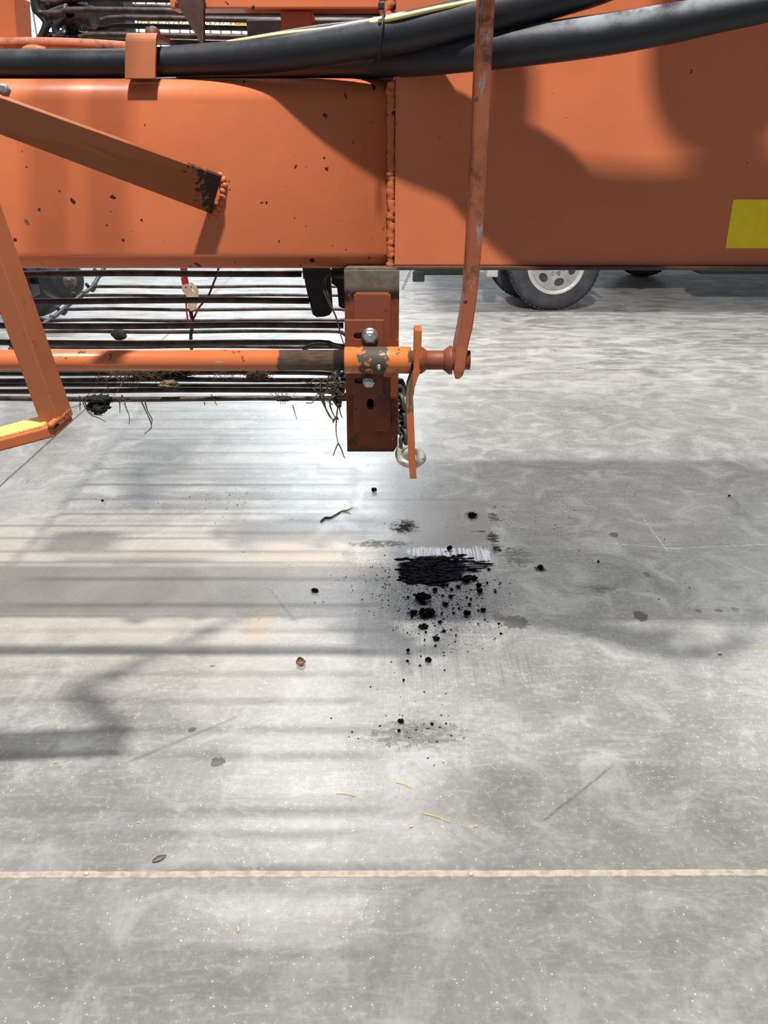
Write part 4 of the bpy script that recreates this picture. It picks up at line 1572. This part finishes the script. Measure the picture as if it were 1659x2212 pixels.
for k in range(70):
    w = rc.choice((3, 4, 4, 5, 6, 7))
    cx_, cy_ = rc.gauss(975, 50), 1250 + abs(rc.gauss(20, 62))
    if all(abs(cx_ - q[0]) > (w + q[2]) * .75 or abs(cy_ - q[1]) > (w + q[3]) * .75 for q in clods):
        clods.append((cx_, cy_, w, w * .8))
for i, (a, b, w, h) in enumerate(clods):
    tag(clod(a, b, w, h, 20 + i), 'small black dirt clod scattered on the viewer side of the black stain', 'dirt clod', 'black dirt clods scattered near the stain')
for (a, b, w, h, lb) in ((222, 1083, 6, 5, 'tiny black clod among the striped shadows at left'), (1575, 1073, 5, 5, 'tiny black clod alone on the right floor'), (1292, 1215, 5, 6, 'small black speck of dirt above the right shadow edge'),
                         (680, 1277, 14, 6, 'flat dark dirt crumb left of the stain among the stripes'), (1167, 1228, 12, 8, 'elongated dark clod at the corner of the right shadow'), (1020, 1116, 16, 9, 'dark clod beyond the swept strip at its right')):
    tag(clod(a, b, w, h, hash(lb) % 50 if False else len(lb)), lb, 'dirt clod')
# crumbs nobody could count
bm = BM()
cents = [(930, 1290, 60, 40, 260), (985, 1265, 55, 22, 150), (1040, 1290, 25, 45, 90), (860, 1265, 40, 30, 150), (935, 1370, 40, 35, 80), (880, 1530, 60, 50, 60), (500, 1083, 55, 14, 60), (250, 1085, 70, 9, 20),
         (800, 1250, 70, 45, 90), (900, 1590, 70, 18, 40), (1090, 1150, 90, 40, 50), (1000, 1150, 350, 120, 60)]
for (cx, cy, sx, sy, n) in cents:
    for i in range(n):
        px, py = random.gauss(cx, sx), random.gauss(cy, sy)
        p = fl(px, py)
        r = random.choice((.0008, .0011, .0015, .002, .0028)) * .9
        ret = bmesh.ops.create_icosphere(bm, subdivisions=1, radius=r)
        sx_, sy_ = random.uniform(.7, 1.5), random.uniform(.7, 1.4)
        for v in ret['verts']:
            v.co = Vector((v.co.x * sx_ * random.uniform(.7, 1.2), v.co.y * sy_ * random.uniform(.7, 1.2), max(v.co.z * .6 + r * .4, .0001))) + Vector((p.x, p.y, 0))
tag(mk('dirt_crumbs', bm, 'soot'), 'fine black crumbs of dirt sprinkled around the black stain', 'dirt crumbs', kind='stuff')

# thick lumps of black dirt in the middle of the stain
bm = BM()
for i in range(260):
    px = random.gauss(925, 36); py = 1207 + random.random() * 54 + abs(px - 925) * -.15 + (px < 900) * 6
    if px < 862 or px > 1030: continue
    p = fl(px, py)
    blob(bm, (p.x, p.y, .001), random.uniform(.005, .019), random.uniform(.003, .007), random.uniform(.0015, .0055), .8, 3, 3, i)
for v in bm.verts: v.co.z = max(v.co.z, .0002)
tag(mk('dirt_pile', bm, 'soot'), 'thick black oily dirt piled in the middle of the stain', 'dirt pile', kind='stuff')

# twig
bm = BM()
tw = [(693, 1126, 4), (703, 1118, 5), (712, 1118, 4), (725, 1112, 5), (738, 1104, 5), (750, 1102, 5), (761, 1097, 4)]
tube(bm, [fl(x, y, .004) for x, y, r in tw], [.0032, .0045, .0035, .003, .003, .0028, .0016], 8, True, 5, .15)
tube(bm, [fl(738, 1104, .004), fl(750, 1106, .003), fl(757, 1109, .0025)], [.002, .0015, .001], 6, True, 4)
tag(mk('twig', bm, 'root'), 'brown twig lying on the striped floor below the post', 'twig')


def leafmesh(px, py, L, Wd, rot, curl, mat, name, label):
    p = fl(px, py)
    bm = BM()
    rows = []
    for i in range(9):
        f = i / 8
        w = Wd * math.sin(math.pi * min(1, .08 + f * .92)) * .5
        row = []
        for j in (-1, -.5, 0, .5, 1):
            x = (f - .5) * L
            y = j * w
            z = .001 + curl * (abs(j) ** 1.5) * w * 1.6 + curl * .25 * L * (2 * f - 1) ** 2
            v = Matrix.Rotation(rot, 3, 'Z') @ Vector((x, y, z))
            row.append(bm.verts.new(v + p))
        rows.append(row)
    for a, b in zip(rows[:-1], rows[1:]):
        for k in range(4):
            f = bm.faces.new((a[k], a[k + 1], b[k + 1], b[k])); f.smooth = True
    ex = bmesh.ops.solidify(bm, geom=bm.faces[:], thickness=.0006)
    lo = min(v.co.z for v in bm.verts)
    for v in bm.verts: v.co.z -= lo - .0002
    return tag(mk(name, bm, mat), label, 'leaf')


leafmesh(651, 1436, .032, .028, R(20), .9, 'leaf', 'dry_leaf', 'small curled brown leaf on the pale floor left of the debris trail')
leafmesh(345, 1856, .034, .014, R(35), .35, 'leaf_grey', 'dry_leaf', 'grey curled leaf just beyond the cream joint at left')
for (px, py, L, rot, lb) in ((120, 1647, .007, .4, 'yellow bit on the left floor, farther of the two'), (131, 1654, .006, 1.2, 'yellow bit on the left floor, nearer of the two'), (299, 1777, .006, .2, 'tiny yellow bit at left between the grey leaf and the yellow pair'),
                            (958, 1646, .008, -.4, 'yellow bit on the floor below the debris trail'), (888, 1786, .008, .3, 'yellow bit left of the bright one, above the cream joint'), (1028, 1785, .009, .3, 'bright yellow bit above the cream joint near the middle'),
                            (1166, 1868, .009, 1.4, 'yellow bit just beyond the cream joint at right'), (514, 2007, .013, 1.9, 'yellow bit on the near slab, left of the middle')):
    p = fl(px, py, .0015)
    d = Vector((math.cos(rot), math.sin(rot), 0)) * L
    bm = BM()
    tube(bm, [p - d * .5, p + Vector((.0006, .0008, .0008)), p + d * .5], [.0011, .0017, .0010], 6, True, 4)
    tag(mk('straw_bit', bm, 'yellow_bit'), lb, 'straw bit')
for (a, b, lb) in (((727, 1714), (768, 1720), 'pale straw stalk on the floor, left of the other straw'), ((913, 1757), (972, 1776), 'long pale straw stalk lying above the cream joint'), ((855, 1690), (888, 1702), 'short pale straw stalk between the two long ones')):
    bm = BM()
    p, q = fl(a[0], a[1], .0012), fl(b[0], b[1], .0012)
    tube(bm, [p, (p + q) / 2 + Vector((0, .003, .001)), q], .0009, 6, True, 5)
    tag(mk('straw_stalk', bm, 'yellow_bit'), lb, 'straw')
for (px, py, r, lb) in ((1017, 1890, .0042, 'round pale pebble sitting in the cream joint'), (1555, 1413, .0042, 'white pebble on the floor at right'), (187, 1889, .004, 'small pale pebble in the cream joint at left')):
    p = fl(px, py)
    bm = BM()
    blob(bm, (p.x, p.y, r * .8), r * 1.2, r, r * .85, .2, 2, 3, int(px) % 9)
    tag(mk('pebble', bm, 'stone'), lb, 'pebble')
